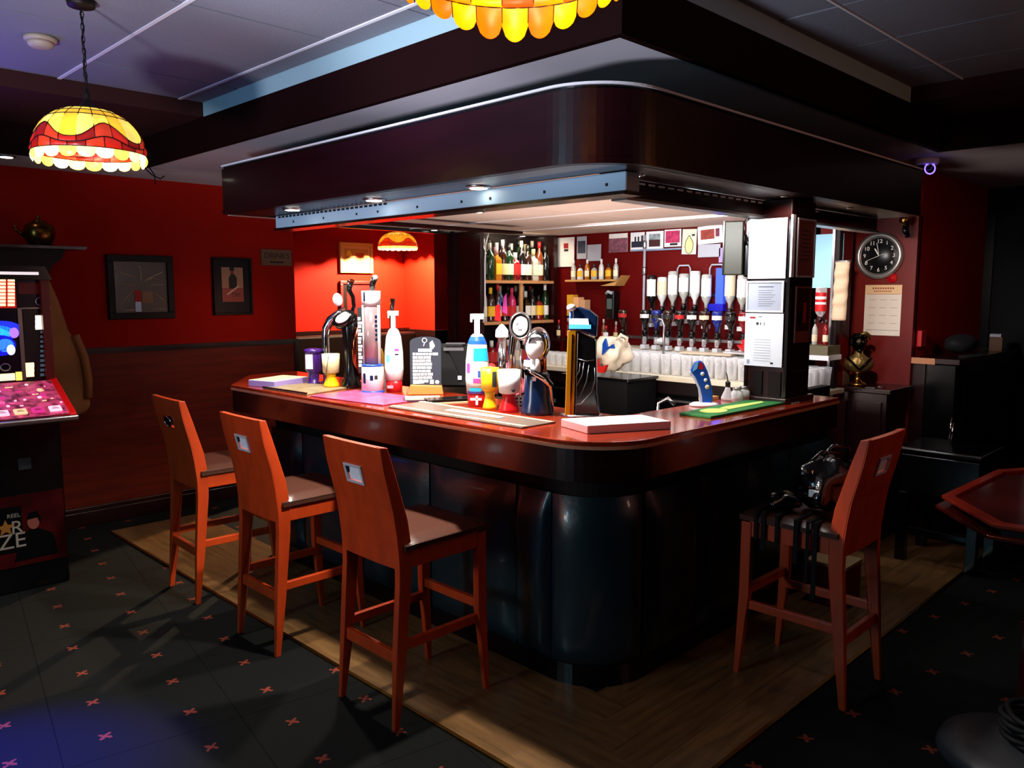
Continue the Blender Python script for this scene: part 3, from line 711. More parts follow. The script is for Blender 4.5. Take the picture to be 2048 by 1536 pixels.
    B().box((-W+0.01,0.425,0.345),(W-0.01,0.45,0.38), m_stool).build('stretcher', t, bev=0.002)
    return t
stool('orange wooden bar stool nearest the rounded bar corner, black seat, chrome grip in its back', (1.652, 2.445, 0), FX)
stool('orange wooden bar stool with chrome grip, middle one of the three in a row', (1.645, 3.295, 0), FX)
stool('orange wooden bar stool with a dark oval grip hole, nearest the red wall', (1.66, 4.13, 0), FX-0.03, 'oval')
stool('wooden bar stool with black straps and a shiny black bag on its seat', (3.14, 1.155, 0), 0.0)

# black bag with straps on the last stool
t = thing('backpack', 'shiny black bag slumped on the bar stool near the clock, straps hanging', 'bag', (3.14, 1.42, 0.712))
def blob(b, c, r, m, seed, sx=1, sy=1, sz=1, n=18, amp=0.16):
    rnd = random.Random(seed); ph = [rnd.uniform(0, 6.28) for _ in range(6)]; vs = []; fs = []; k = n//2
    for j in range(k+1):
        for i in range(n):
            a = 2*PI*i/n; p = PI*j/k; q = 1+amp*(math.sin(3*a+ph[0]+2*p)+0.7*math.sin(5*a+ph[1]-3*p)*math.sin(p)+0.5*math.sin(7*p+ph[2]+a)+.4*math.sin(9*a+ph[3]))*math.sin(p)
            vs.append((c[0]+r*q*sx*math.sin(p)*math.cos(a), c[1]+r*q*sy*math.sin(p)*math.sin(a), max(c[2]-c[2]+0.0, 0) + c[2]-r*q*sz*math.cos(p)))
    for j in range(k):
        for i in range(n): fs.append((j*n+i, j*n+(i+1) % n, (j+1)*n+(i+1) % n, (j+1)*n+i))
    return b.add(vs, fs, m, True)
m_bag = mat('crinkled_black_pvc', '08080a', 0.16, bump=0.5, bscale=30, coat=0.5)
b = B(); blob(b, (0.02, -0.06, 0.115), 0.115, m_bag, 4, 1.15, 0.95, 0.95, 26, 0.2); b.build('body', t)
b = B(); blob(b, (-0.09, 0.07, 0.04), 0.05, m_bag, 9, 1.3, 1.5, 0.75, 20, 0.2); b.build('flap', t)
b = B(); b.tube([(0.0,-0.03,0.2), (0.03,-0.08,0.27), (0.09,-0.12,0.26), (0.12,-0.1,0.18)], 0.008, m_bag, 6).tube([(-0.06,0,0.18), (-0.03,-0.06,0.25), (0.06,-0.12,0.24)], 0.006, m_bag, 6).build('handle', t)
for k, (x, y, l) in enumerate([(-0.2, 0.12, 0.11), (-0.2, 0.09, 0.15), (-0.2, 0.03, 0.13), (-0.205, -0.05, 0.17), (-0.205, -0.10, 0.24), (-0.2, -0.125, 0.3)]):
    B().box((x-0.006, y-0.005*(1+k % 2), -l), (x-0.001, y+0.008, 0.004), m_matt).box((x-0.004, y-0.006, 0.0), (-0.08, y+0.008, 0.006), m_matt).build('strap', t)
B().box((-0.13, -0.10, 0.085), (-0.118, -0.06, 0.112), m_white, None).build('buckle', t)
B().box((-0.10, -0.06, 0.17), (-0.088, -0.02, 0.182), mat('pink_tag', 'd08878', 0.5)).build('luggage_tag', t)

# red crate under the last stool's far side
p = az(1668, 1150, 0)
t = thing('red_folder_box', 'small red box with a pale edge on the floor behind the stool with bag', 'box', (4.02, 1.67, 0.008))
B().box((-0.09, -0.10, 0), (0.11, 0.10, 0.20), mat('dull_red_card', 'a01c10', 0.6)).build('body', t)
B().box((-0.095, -0.105, 0.20), (0.115, 0.105, 0.215), m_cream).build('lid_edge', t)
# ============================================================ GAME MACHINE
X1 = 1.335
t = thing('fruit_machine', 'tall black fruit machine with glowing panels standing against the red wall', 'game machine', (0.97, 5.05, 0))
B().box((0.60, 4.79, 0.0), (X1-0.02, 5.42, 0.93), m_black).build('cabinet', t, bev=0.01, world=True)
B().box((0.60, 4.93, 0.93), (X1-0.02, 5.42, 1.70), m_black).build('upper_cabinet', t, world=True)
side = [(4.60,0.93), (4.60,0.955), (4.80,1.09), (4.915,1.12), (4.90,1.70), (5.42,1.70), (5.42,0.93)]
B().xprism([(4.58,0.925),(4.58,0.965),(4.90,1.13),(4.90,1.08),(4.79,0.90)], X1-0.03, X1+0.005, mat('red_side_rail', 'e01010', 0.3, emit=0.25)).build('side_rail', t, bev=0.004, world=True)
B().box((X1-0.045, 4.885, 1.115), (X1-0.005, 4.93, 1.66), mat('red_post', '6a0408', 0.35)).build('corner_post', t, world=True)
B().box((0.60, 4.56, 0.925), (X1+0.01, 4.80, 0.955), m_steel).build('front_lip', t, bev=0.008, world=True)
B().yprism([(0.60,1.66),(X1,1.66),(X1-0.03,1.73),(0.60,1.74)], 4.84, 5.42, m_black).build('hood', t, world=True)
B().box((0.60, 4.832, 1.685), (1.27, 4.84, 1.70), mat('hood_light', 'fff0f0', 0.4, emit=0.8)).build('hood_light_strip', t, world=True)
# slanted button console, lit pink
def glowm(n, c, e): return mat(n, c, 0.35, emit=e)
M = Tr(0.6, 4.585, 0.962) @ Rx(math.atan2(0.15, 0.31))
m_pink = mat('console_pink_print', 'a00c30', 0.4, emit=0.5, var=0.8, vscale=30, col2='ff5a90')
B().box((0, 0, 0), (0.705, 0.34, 0.006), m_pink, M).build('console', t, world=True)
m_btn = [glowm('button_white', 'ffc8e0', 1.0), glowm('button_pink', 'ff6098', 0.8), glowm('button_cream', 'ffd0a0', 0.9), glowm('button_magenta', 'd83088', 0.8)]
random.seed(11)
for k in range(9):
    B().box((0.08*k-0.02, 0.02, 0.006), (0.08*k+0.038, 0.065, 0.018), m_btn[(0, 1, 0, 0, 1, 0, 2, 3, 0)[k]], M).build('button', t, bev=0.004, world=True)
    m_q = B(); m_q.box((0.08*k-0.008, 0.035, 0.018), (0.08*k+0.025, 0.04, 0.0185), m_redink, M); m_q.box((0.08*k-0.002, 0.046, 0.018), (0.08*k+0.018, 0.050, 0.0185), m_redink, M); m_q.build('button_print', t, world=True)
for k in range(64):
    x = random.uniform(0.02, 0.69); y = random.uniform(0.085, 0.31); w_ = random.uniform(0.008, 0.04)
    if random.random() < 0.4: B().lathe([(w_*0.4, 0.006), (w_*0.4, 0.009), (w_*0.3, 0.0095)], m_btn[k % 4], (x, y, 0), 10, M).build('console_graphic', t, world=True)
    else: B().box((x, y, 0.006), (min(x+w_, 0.7), y+random.uniform(0.003, 0.008), 0.009), m_btn[(k*3) % 4], M).build('console_graphic', t, world=True)
# upper glass with lit graphics
Yg = 4.925
B().box((0.60, Yg, 1.12), (X1-0.045, Yg+0.006, 1.66), mat('dark_violet_glass', '0a0614', 0.2, emit=0.02, ecol='200840')).build('display_glass', t, world=True)
def gp(u, v): p = ay(u, v, Yg); return p.x, p.z
def gbox(u0, v0, u1, v1, m, nm, th=0.006):
    x0, z1 = gp(u0, v0); x1, z0 = gp(u1, v1)
    B().box((x0, Yg-th, z0), (x1, Yg, z1), m).build(nm, t, world=True)
m_cell = glowm('prize_cell_glow', 'ffe0a8', 1.8); m_cellb = glowm('prize_cell_white', 'ffffe8', 2.2); m_celld = mat('unlit_cell', '1a0c14', 0.4); m_redg = glowm('lit_red_panel', 'c81810', 0.5)
gbox(-40, 552, 33, 616, m_redg, 'red_score_panel', 0.003)
for k in range(8):
    for (a, c) in ((-18, 11), (15, 29)): gbox(a, 558+k*7, c, 558+k*7+5, m_cell, 'score_cell')
gbox(36, 566, 78, 588, mat('dim_red_print', '50080c', 0.4, emit=0.2), 'logo_plate', 0.003)
gbox(44, 618, 101, 758, mat('panel_black', '060409', 0.3), 'prize_column', 0.003)
for k in range(13):
    gbox(47, 631+k*9.5, 68, 631+k*9.5+8, m_celld if k < 10 else m_cell, 'prize_cell')
    if k < 3: gbox(70, 631+k*9.5, 91, 631+k*9.5+8.5, m_cellb, 'prize_cell')
    else: gbox(80, 633+k*9.5, 88, 633+k*9.5+5, mat('dim_digit', '5a7080', 0.4, emit=0.3), 'prize_figure')
f = B()
for (u0, v0, u1, v1) in ((42, 616, 44, 760), (99, 616, 101, 760), (42, 615, 101, 617)):
    x0, z1 = gp(u0, v0); x1, z0 = gp(u1, v1); f.box((x0, Yg-0.010, z0), (x1, Yg-0.003, z1), m_steel)
f.build('column_frame', t, world=True)
x, z = gp(80, 603); B().tube([(x+0.022*math.cos(a), Yg-0.008, z+0.022*math.sin(a)) for a in [2*PI*i/20 for i in range(20)]], 0.004, m_steel, 6, closed=True).build('dial_ring', t, world=True)
x, z = gp(10, 734); B().tube([(x+0.022*math.cos(a), Yg-0.008, z+0.018*math.sin(a)) for a in [2*PI*i/20 for i in range(20)]], 0.004, m_steel, 6, closed=True).build('coin_ring', t, world=True)
# glowing blue abstract swirl
x, z = gp(4, 672)
for (dx, dz, rx, rz_, c, e) in ((0, 0.03, 0.095, 0.05, '2030ff', 1.2), (-0.01, 0.02, 0.06, 0.035, '30c0ff', 1.5), (0.055, 0.015, 0.022, 0.028, 'c080ff', 1.0), (-0.01, -0.05, 0.07, 0.055, '1018d0', 1.0), (0.01, -0.05, 0.04, 0.035, '4090ff', 1.4), (0.035, -0.075, 0.02, 0.028, 'e0e8ff', 1.3)):
    th = 0.004+0.002*(abs(dx)+abs(dz))*10
    B().yprism([(x+dx+rx*math.cos(a), z+dz+rz_*math.sin(a)) for a in [2*PI*i/24 for i in range(24)]], Yg-th-0.004, Yg, glowm('swirl_'+c, c, e)).build('swirl_graphic', t, world=True)
gbox(-30, 750, 30, 760, m_cell, 'lit_bar'); gbox(31, 744, 46, 760, glowm('yellow_tab', 'ffd860', 1.5), 'lit_tab')
# lower poster
Yp = 4.785
m_post = mat('poster_red', '340406', 0.85, spec=0.05, var=0.5, vscale=7)
def pp(u, v): p = ay(u, v, Yp); return p.x, p.z
x0, z1 = pp(40, 990); x1, z0 = pp(134, 1112)
B().box((0.62, Yp-0.006, z0), (x1, Yp+0.006, z1), m_post).build('lower_poster', t, world=True)
cx_, cz_ = pp(66, 1042)
m_face = mat('poster_skin', '7a3a2a', 0.6)
B().yprism([(cx_+0.03*math.cos(a), cz_+0.042*math.sin(a)) for a in [2*PI*i/18 for i in range(18)]], Yp-0.010, Yp-0.006, m_face).build('poster_head', t, world=True)
B().yprism([(cx_-0.02, cz_-0.04), (cx_+0.02, cz_-0.04), (cx_+0.09, cz_-0.08), (cx_+0.11, cz_-0.2), (cx_-0.1, cz_-0.2), (cx_-0.06, cz_-0.07)], Yp-0.009, Yp-0.006, mat('poster_black', '060506', 0.9, spec=0.05)).build('poster_suit', t, world=True)
B().yprism([(cx_-0.03, cz_+0.015), (cx_-0.02, cz_+0.05), (cx_+0.02, cz_+0.055), (cx_+0.036, cz_+0.01), (cx_+0.032, cz_-0.02), (cx_+0.02, cz_+0.02)], Yp-0.012, Yp-0.0095, mat('poster_black', '060506', 0.9, spec=0.05)).build('poster_hair', t, world=True)
x0, z1 = pp(-30, 1022); x1, z0 = pp(47, 1100)
B().box((x0, Yp-0.010, z0), (x1, Yp-0.006, z1), mat('poster_black', '060506', 0.9, spec=0.05)).build('slogan_panel', t, world=True)
m_let = mat('poster_letters', '8a7c70', 0.6)
a, z = pp(33, 1055); T('R', 0.10, m_let, t, (a, Yp-0.0105, z), world=True)
a, z = pp(13, 1085); T('IZE', 0.115, m_let, t, (a+0.01, Yp-0.0105, z), world=True)
a, z = pp(26, 1031); T('REEL', 0.03, m_let, t, (a, Yp-0.0105, z), world=True)
a, z = pp(10, 1056); B().yprism([(a+(0.045 if i % 2 == 0 else 0.02)*math.sin(i*PI/5), z+(0.045 if i % 2 == 0 else 0.02)*math.cos(i*PI/5)) for i in range(10)], Yp-0.013, Yp-0.0105, mat('poster_star', '8a5418', 0.5)).build('star', t, world=True)
B().box((1.10, Yp-0.006, 0.66), (1.16, Yp+0.006, 0.72), mat('lock_plate', '22262a', 0.4)).build('lock_plate', t, world=True)

# coat hanging beside it
t = thing('hanging_coat', 'tan coat hanging on the wall beside the game machine', 'coat', (1.625, 5.62, 0.82))
m_coat = mat('tan_coat_cloth', 'b88450', 0.85, var=0.2, vscale=5, bump=0.3, bscale=14)
oz = 0.82
pts = [(-0.30,0.02), (-0.28,0.75), (-0.20,0.85), (-0.10,0.86), (-0.055,0.74), (-0.01,0.55), (0.055,0.40), (0.092,0.26), (0.095,0.03), (0.07,-0.01), (-0.02,-0.04)]
vs = []; fs = []; n = len(pts)
for y, s in ((0.10, 0.9), (0.0, 1.0), (-0.05, 0.93), (-0.07, 0.7)):
    for (x, z) in pts: vs.append(((x+0.08)*s-0.08+0.006*math.sin(z*22), y, 0.4+(z-0.4)*s))
for j in range(3):
    for i in range(n): fs.append((j*n+i, j*n+(i+1) % n, (j+1)*n+(i+1) % n, (j+1)*n+i))
fs.append(tuple(range(3*n, 4*n)))
B().add(vs, fs, m_coat, True).build('body', t)
B().tube([(0.02,-0.05,0.50), (0.06,-0.07,0.36), (0.075,-0.07,0.22), (0.07,-0.065,0.10)], 0.035, m_coat, 8, sq=0.8).build('sleeve', t)
B().tube([(-0.12,0.05,0.84), (-0.12,0.04,0.90), (-0.115,0.06,0.93)], 0.005, m_steel, 6).build('hanger_hook', t)

# mantel shelf over the machine with an urn
t = thing('mantel_shelf', 'dark wooden mantel shelf projecting above the game machine', 'shelf', (1.2, 5.7, 1.70))
B().yprism([(0.3, 1.855), (1.70, 1.855), (1.71, 1.872), (0.3, 1.872)], 5.44, 5.878, m_mahog).build('board', t, world=True)
B().yprism([(0.3, 1.70), (1.50, 1.70), (1.53, 1.76), (1.58, 1.80), (1.60, 1.854), (0.3, 1.854)], 5.50, 5.878, m_dark).build('corbel_box', t, world=True)
t = thing('brass_pot', 'round brass pot with a small handle standing on the mantel shelf', 'pot', (1.49, 5.60, 1.873), 0)
m_oldbr = mat('old_brass', '6a4418', 0.25, 0.9)
B().lathe([(0.05, 0), (0.062, 0.01), (0.082, 0.05), (0.088, 0.09), (0.078, 0.125), (0.05, 0.145), (0.035, 0.15)], m_oldbr, n=24).build('body', t)
B().lathe([(0.036, 0.15), (0.03, 0.158), (0.01, 0.165), (0.008, 0.175), (0.012, 0.182), (0.004, 0.19)], m_oldbr, n=18).build('lid', t)
B().tube([(-0.082,0,0.06), (-0.12,0,0.09), (-0.135,0,0.12)], [0.012,0.009,0.007], m_oldbr, 8).build('spout', t)

# ============================================================ PICTURES ON THE LEFT WALL (local -Y faces the room)
def frame(name, label, x0, x1, z0, z1, y, mf, fw, mi, cat='picture', depth=0.03, rz=0):
    t = thing(name, label, cat, ((x0+x1)/2, y-0.001, z0), rz)
    w_ = x1-x0; h = z1-z0; hw = w_/2
    f = B()
    for a, b_, c, d in ((-hw, hw, 0, fw), (-hw, hw, h-fw, h), (-hw, -hw+fw, fw, h-fw), (hw-fw, hw, fw, h-fw)): f.box((a, -depth, b_*0+c), (b_, 0, d), mf)
    f.build('frame', t, bev=0.003)
    B().box((-hw+fw, -depth*0.5, fw), (hw-fw, -0.001, h-fw), mi).build('picture', t)
    return t, w_, h
m_sepia = mat('sepia_paper', '3c2a1e', 0.35, var=0.25, vscale=9, coat=0.3)
m_line = mat('drawn_line', 'c4ac8c', 0.5)
t, w_, h = frame('framed_map', 'square black-framed dark drawing with pale lines, nearest the game machine', 1.955, 2.405, 1.405, 1.848, 5.88, mat('frame_black', '080606', 0.5, spec=0.2), 0.045, m_sepia)
k = B()
for (x0, z0, x1, z1, r) in [(-.17,.33,-.04,.29,.003), (.02,.27,.15,.33,.003), (-.16,.24,-.04,.235,.0025), (.03,.235,.16,.24,.0025), (-.16,.09,-.06,.20,.003), (.08,.19,.16,.12,.003), (-.16,.06,-.04,.065,.0025), (.05,.07,.16,.065,.0025), (0,.36,0,.25,.004), (-.02,.37,0,.36,.004), (.02,.26,.08,.29,.003), (-.16,.38,-.10,.38,.002), (-.10,.38,-.10,.42,.002)]:
    k.tube([(x0, -0.017, z0), (x1, -0.017, z1)], r, m_line, 4)
k.build('drawn_lines', t)
B().box((-.05,-.018,.10), (-.005,-.016,.20), m_redink).box((.0,-.018,.11), (.075,-.016,.19), mat('tan_print', '7a5838', 0.5)).build('printed_blocks', t)
B().box((-.048,-.019,.05), (-.008,-.017,.12), mat('pale_blue_print', 'b4dcff', 0.4)).build('pale_patch', t)
t, w_, h = frame('framed_poster', 'black-mounted framed poster of a hatted figure, second frame from the game machine', 2.70, 3.01, 1.418, 1.85, 5.88, mat('frame_black', '080606', 0.5, spec=0.2), 0.018, mat('black_mount', '0c0810', 0.5, spec=0.2))
B().box((-0.085,-0.0165,.10), (0.085,-0.0155,.36), mat('poster_tan', '9a7254', 0.5)).build('poster_sheet', t)
k = B(); k.box((-0.085,-0.0175,.10), (0.085,-0.0166,.205), mat('poster_rust', '8a2a1c', 0.5))
k.yprism([(-.03,.20), (.03,.20), (.035,.28), (.015,.31), (-.01,.31), (-.03,.28)], -0.0185, -0.0166, m_ink)
k.box((-.022,-.0185,.335), (.015,-.0166,.36), m_ink).box((-.015,-.0190,.308), (.01,-.0166,.335), m_face)
k.yprism([(-.05,.16), (-.045,.15), (.05,.215), (.045,.225)], -0.0195, -0.0176, m_line)
k.build('figure_print', t)
T('TIPI', 0.045, mat('poster_letter_red', '3a0c08', 0.6), t, (0.02, -0.018, 0.15))
t = thing('drinks_sign', 'small tan wooden sign with black capital letters, beside the alcove', 'sign', (3.23, 5.879, 1.80))
B().box((-0.13, -0.018, 0), (0.13, 0, 0.125), mat('sign_tan', '6a4830', 0.7)).build('board', t, bev=0.002)
T('DRINKS', 0.062, m_ink, t, (0.0, -0.0186, 0.075)); B().box((-0.06, -0.019, 0.02), (0.06, -0.018, 0.033), mat('sign_brown', '200c06', 0.7)).build('underline', t)
t, w_, h = frame('framed_landscape', 'orange-framed picture lit by the lamp on the alcove wall', 4.475, 4.865, 1.78, 2.08, 6.9, mat('pine_frame', 'd8a050', 0.45), 0.03, mat('pale_orange_mount', 'e0a860', 0.5))
k = B(); k.box((-.14,-.0165,.06), (.14,-.0155,.24), mat('mount_inner', 'c08838', 0.5))
for (x0, z0, x1, z1) in [(-.13,.07,.13,.075), (-.13,.15,.13,.154), (-.13,.11,-.02,.113), (.02,.12,.13,.123)]: k.box((x0,-.0175,z0), (x1,-.0166,z1), mat('umber_print', '6a3410', 0.6))
k.box((-.01,-.0172,.09), (.09,-.0166,.2), mat('rust_print', 'a84820', 0.6)); k.yprism([(-.12,.17), (-.11,.21), (-.08,.225), (-.055,.2), (-.05,.17)], -.0175, -.0166, m_yellow)
k.build('landscape_print', t)
t, w_, h = frame('framed_print', 'dark red framed print hanging directly under the orange-framed picture', 4.47, 4.87, 1.28, 1.70, 6.9, mat('dark_red_frame', '5a0c08', 0.4), 0.03, mat('dark_red_print', '6a0a08', 0.4))
B().box((-.165,-.018,.03), (-.12,-.016,.39), m_dark).build('dark_band', t)
# dark bench backs and table edge in the alcove
t = thing('alcove_bench', 'long dark bench back running under the alcove pictures', 'bench', (4.4, 6.66, 0))
B().box((3.45, 6.60, 0.45), (5.2, 6.80, 1.18), m_dark).build('backrest', t, bev=0.02, world=True)
B().box((3.45, 6.30, 0.30), (5.2, 6.60, 0.46), mat('dark_red_seat', '2a0808', 0.5)).build('seat', t, bev=0.02, world=True)
B().box((3.5, 6.35, 0), (5.15, 6.78, 0.30), m_dark).build('plinth', t, world=True)

# ============================================================ RIGHT SIDE: clock, calendar, towel, bust ...
t = thing('wall_clock', 'round wall clock with black dial and silver rim', 'clock', (5.548, 2.088, 1.832), FX)
b = B(); b.lathe([(0.118, 0.0), (0.152, 0.004), (0.152, 0.028), (0.140, 0.040), (0.122, 0.036), (0.118, 0.02)], mat('silver_rim', 'c0bcb8', 0.3, 0.8), n=48, M=Rx(PI/2)); b.build('rim', t)
B().lathe([(0.001, 0.021), (0.121, 0.021), (0.121, 0.0)], mat('clock_dial', '0c0c0e', 0.35), n=40, M=Rx(PI/2)).build('dial', t)
m_num = mat('clock_numerals', 'f0ece4', 0.5)
for k in range(1, 13):
    a = k*PI/6; T(str(k), 0.036, m_num, t, (0.094*math.sin(a), -0.022, 0.094*math.cos(a)), 'numeral')
def hand(ang, l, w_, nm, back=0.0):
    M = Tr(0, -0.024, 0) @ Ry(ang); B().box((-w_/2, -0.001, -back), (w_/2, 0.001, l), m_num, M).build(nm, t)
hand(D(-32), 0.055, 0.007, 'hour_hand'); hand(D(-12), 0.085, 0.003, 'minute_hand'); hand(D(-112), 0.085, 0.0022, 'second_hand', 0.03)
t = thing('calendar', 'cream wall calendar with a grid of months, below the clock', 'calendar', (5.548, 2.055, 1.305), FX)
B().box((-0.118, -0.004, 0), (0.118, 0, 0.335), mat('calendar_paper', 'f0e0d0', 0.8)).build('sheet', t)
B().box((-0.118, -0.0046, 0.275), (0.118, -0.004, 0.335), mat('calendar_heading', 'f0c896', 0.8)).build('heading', t)
k = B()
for r in range(4):
    for c in range(3): k.box((-0.09+c*0.07, -0.0046, 0.08+r*0.052), (-0.045+c*0.07, -0.004, 0.082+r*0.052), mat('grey_line', '8a7a70', 0.8))
k.box((-0.11, -0.0050, 0.273), (0.11, -0.0045, 0.275), m_redink).box((-0.11, -0.0046, 0.034), (0.11, -0.004, 0.036), m_ink)
for i in range(9): k.box((-0.07+i*0.016, -0.0050, 0.308), (-0.06+i*0.016, -0.0045, 0.318), m_redink).box((-0.06+i*0.013, -0.0050, 0.290), (-0.052+i*0.013, -0.0045, 0.297), m_redink)
k.build('grid_print', t)
t = thing('red_rosette', 'small round red disc on the panel between clock and calendar', 'rosette', (5.549, 2.005, 1.685), FX)
B().lathe([(0.001, 0.012), (0.012, 0.012), (0.014, 0.007), (0.030, 0.006), (0.033, 0.0)], m_red, n=24, M=Rx(PI/2)).build('disc', t)
B().lathe([(0.001, 0.0135), (0.007, 0.0135), (0.007, 0.012)], m_redink, n=12, M=Rx(PI/2)).build('centre', t)
t = thing('hanging_towel', 'beige folded towel hanging on the dark post beside the clock', 'towel', (5.018, 2.108, 1.418), FX)
m_tow = mat('beige_towel', 'c8ac90', 0.9, bump=0.4, bscale=50)
vs = []; fs = []; nn = 26
for j in range(nn+1):
    z = 0.36*j/nn; yw = -0.035-0.010*math.sin(z*70)*(1 if z > .08 else .2); xo = -0.008*(1-z/0.36)
    for (x, y) in ((-0.044, yw*0.6), (-0.03, yw), (0.0, yw*1.15), (0.03, yw), (0.044, yw*0.6), (0.044, -0.003), (-0.044, -0.003)): vs.append((x+xo, y, z))
for j in range(nn):
    for i in range(7): fs.append((j*7+i, j*7+(i+1) % 7, (j+1)*7+(i+1) % 7, (j+1)*7+i))
fs += [tuple(range(6,-1,-1)), tuple(nn*7+i for i in range(7))]
B().add(vs, fs, m_tow, True).build('cloth', t); B().tube([(-0.05,-0.012,0.365), (0.05,-0.012,0.365)], 0.008, m_steel, 8).build('rail', t)
struct('trim_7', B().box((5.02, 2.138, 0.0), (5.07, 2.17, 2.06), m_dark).box((5.010, 2.165, 0.985), (5.03, 2.18, 2.06), m_steel))
# bust
t = thing('bronze_bust', 'dark bronze bust of a curly-haired figure on a round brass foot', 'bust', (5.31, 2.105, 0.986), FC-0.25)
m_brz = mat('dark_bronze', '16110c', 0.22, 0.9, bump=0.6, bscale=45); m_brz2 = mat('worn_gold_bronze', '8a7040', 0.35, 0.8, bump=0.6, bscale=60)
B().lathe([(0.055, 0), (0.058, 0.008), (0.05, 0.018), (0.028, 0.028), (0.016, 0.045), (0.018, 0.075), (0.03, 0.085)], m_brass, n=22).build('foot', t)
b = B(); vs = []; fs = []; n = 20
rows = [(0.085, 0.03, 0.025), (0.10, 0.075, 0.045), (0.135, 0.098, 0.055), (0.165, 0.09, 0.055), (0.185, 0.055, 0.045), (0.205, 0.030, 0.030), (0.225, 0.026, 0.027)]
for (z, rx, ry) in rows:
    for i in range(n): a = 2*PI*i/n; vs.append((rx*math.cos(a), ry*math.sin(a), z))
for j in range(len(rows)-1):
    for i in range(n): fs.append((j*n+i, j*n+(i+1) % n, (j+1)*n+(i+1) % n, (j+1)*n+i))
fs += [tuple(range(n-1,-1,-1)), tuple((len(rows)-1)*n+i for i in range(n))]
b.add(vs, fs, m_brz2, True).build('shoulders', t)
b = B(); b.tube([(-0.075,-0.03,0.185), (-0.04,-0.055,0.15), (0.0,-0.058,0.105)], [0.008,0.009,0.006], m_brz, 8).tube([(0.075,-0.03,0.185), (0.04,-0.055,0.15), (0.0,-0.058,0.105)], [0.008,0.009,0.006], m_brz, 8).build('lapels', t)
b = B(); b.ball((0,-0.004,0.275), 0.045, m_brz, 20, sz=1.35, sx=0.95, sy=1.1)
b.yprism([(-0.006,0.262), (0.006,0.262), (0.004,0.285), (-0.004,0.285)], -0.066, -0.045, m_brz)            # nose
for s in (-1, 1): b.ball((s*0.017,-0.045,0.287), 0.007, m_brz2, 8); b.ball((s*0.043,0.0,0.272), 0.010, m_brz, 8, sz=1.4, sx=0.5)
b.box((-0.014,-0.052,0.247), (0.014,-0.045,0.251), m_brz).ball((0,-0.038,0.228), 0.014, m_brz, 10); b.build('head', t)
b = B(); rnd = random.Random(2)
for k in range(46):
    a = rnd.uniform(0.15, 2.99)+(0 if k % 3 else PI*0.0); th = rnd.uniform(-0.2, 1.5)
    b.ball((0.047*math.cos(a)*math.cos(th*0.9), 0.012+0.045*math.sin(a)*math.cos(th*0.6), 0.278+0.052*math.sin(th)), rnd.uniform(0.009, 0.015), m_brz, 8)
for k in range(10): a = rnd.uniform(-0.9, 0.9); b.ball((0.04*a, -0.035, 0.325-0.012*abs(a)), 0.012, m_brz, 8)
b.build('hair', t)
b = B(); b.tube([(0.0,-0.03,0.335), (0.035,-0.025,0.345), (0.06,-0.01,0.325), (0.068,0.0,0.30)], [0.006,0.012,0.012,0.004], m_brz2, 8).build('cap_peak', t)
# books by the bust
for i, (u, m, hh, lab) in enumerate([(0.045, 'b0a0a0', 0.098, 'pale grey book standing beside the bust, outermost'), (0.016, '8a6a66', 0.095, 'dusty pink book standing against the pale grey one beside the bust'), (-0.008, '5a4030', 0.092, 'brown book standing nearest the bust foot')]):
    t = thing('book', lab, 'book', (5.24, 2.185+u*0.7, 0.986), FX, 'books beside the bust')
    B().box((-0.011, 0.0, 0.002), (0.011, 0.09, hh-0.002), m_paper).build('pages', t)
    B().box((-0.013, -0.002, 0), (-0.011, 0.092, hh), mat('book_cover_'+m, m, 0.6)).box((0.011, -0.002, 0), (0.013, 0.092, hh), mat('book_cover_'+m, m, 0.6)).box((-0.013, -0.004, 0), (0.013, -0.001, hh), mat('book_cover_'+m, m, 0.6)).build('cover', t)
t = B().box((0, -0.03, 0), (0.05, 0.03, 0.004), m_steel).tube([(0.05,-0.03,0.006), (0.08,-0.07,0.006)], 0.003, m_steel, 6).build('bottle_opener'); t.location = (5.2, 1.98, 0.986); tag(t, 'small metal bottle opener lying on the cabinet shelf right by the bust', 'opener')
# hook over the clock panel
t = B().tube([(0,0,0), (-0.05,-0.02,-0.02), (-0.09,-0.03,-0.07), (-0.06,-0.03,-0.1)], 0.02, m_black, 8).ball((-0.08,-0.02,0.0), 0.035, m_brass, 10).build('canopy_bracket'); t.location = (5.53, 1.93, 2.05); tag(t, 'dark curved bracket under the canopy end above the clock', 'bracket')
# fire-alarm red box and switch on the right wall
t = thing('call_point', 'small bright red box with a clear switch on the dark red wall', 'alarm box', (5.68, 1.859, 1.235), 0)
B().box((-0.045, -0.03, 0), (0.045, 0, 0.105), m_red).build('case', t, bev=0.003); B().box((0.05, -0.012, 0.03), (0.085, 0, 0.06), m_greyp).build('switch', t)

# upright dark cabinet (piano-like) against the right wall
t = thing('sideboard', 'dark upright sideboard with a red-brown top against the right wall', 'sideboard', (6.2, 1.72, 0))
B().box((5.60, 1.60, 0), (6.9, 1.859, 1.13), m_black).build('body', t, bev=0.006, world=True)
B().box((5.56, 1.57, 1.132), (6.92, 1.859, 1.168), m_mahog).build('top_board', t, bev=0.004, world=True)
B().box((5.585, 1.78, 0), (5.60, 1.859, 1.132), m_mahog).build('end_board', t, world=True)
for x in (5.75, 6.35): B().box((x, 1.588, 0.1), (x+0.5, 1.60, 1.05), m_matt).build('door', t, bev=0.003, world=True)
B().box((5.555, 1.715, 1.130), (5.562, 1.859, 1.169), mat('pale_wood_end', 'c08058', 0.5)).build('pale_end', t, world=True)  # end face in a paler colour than the top board
t = thing('flat_cap', 'dark cloth cap lying on the sideboard by the red box', 'cap', (6.02, 1.70, 1.169))
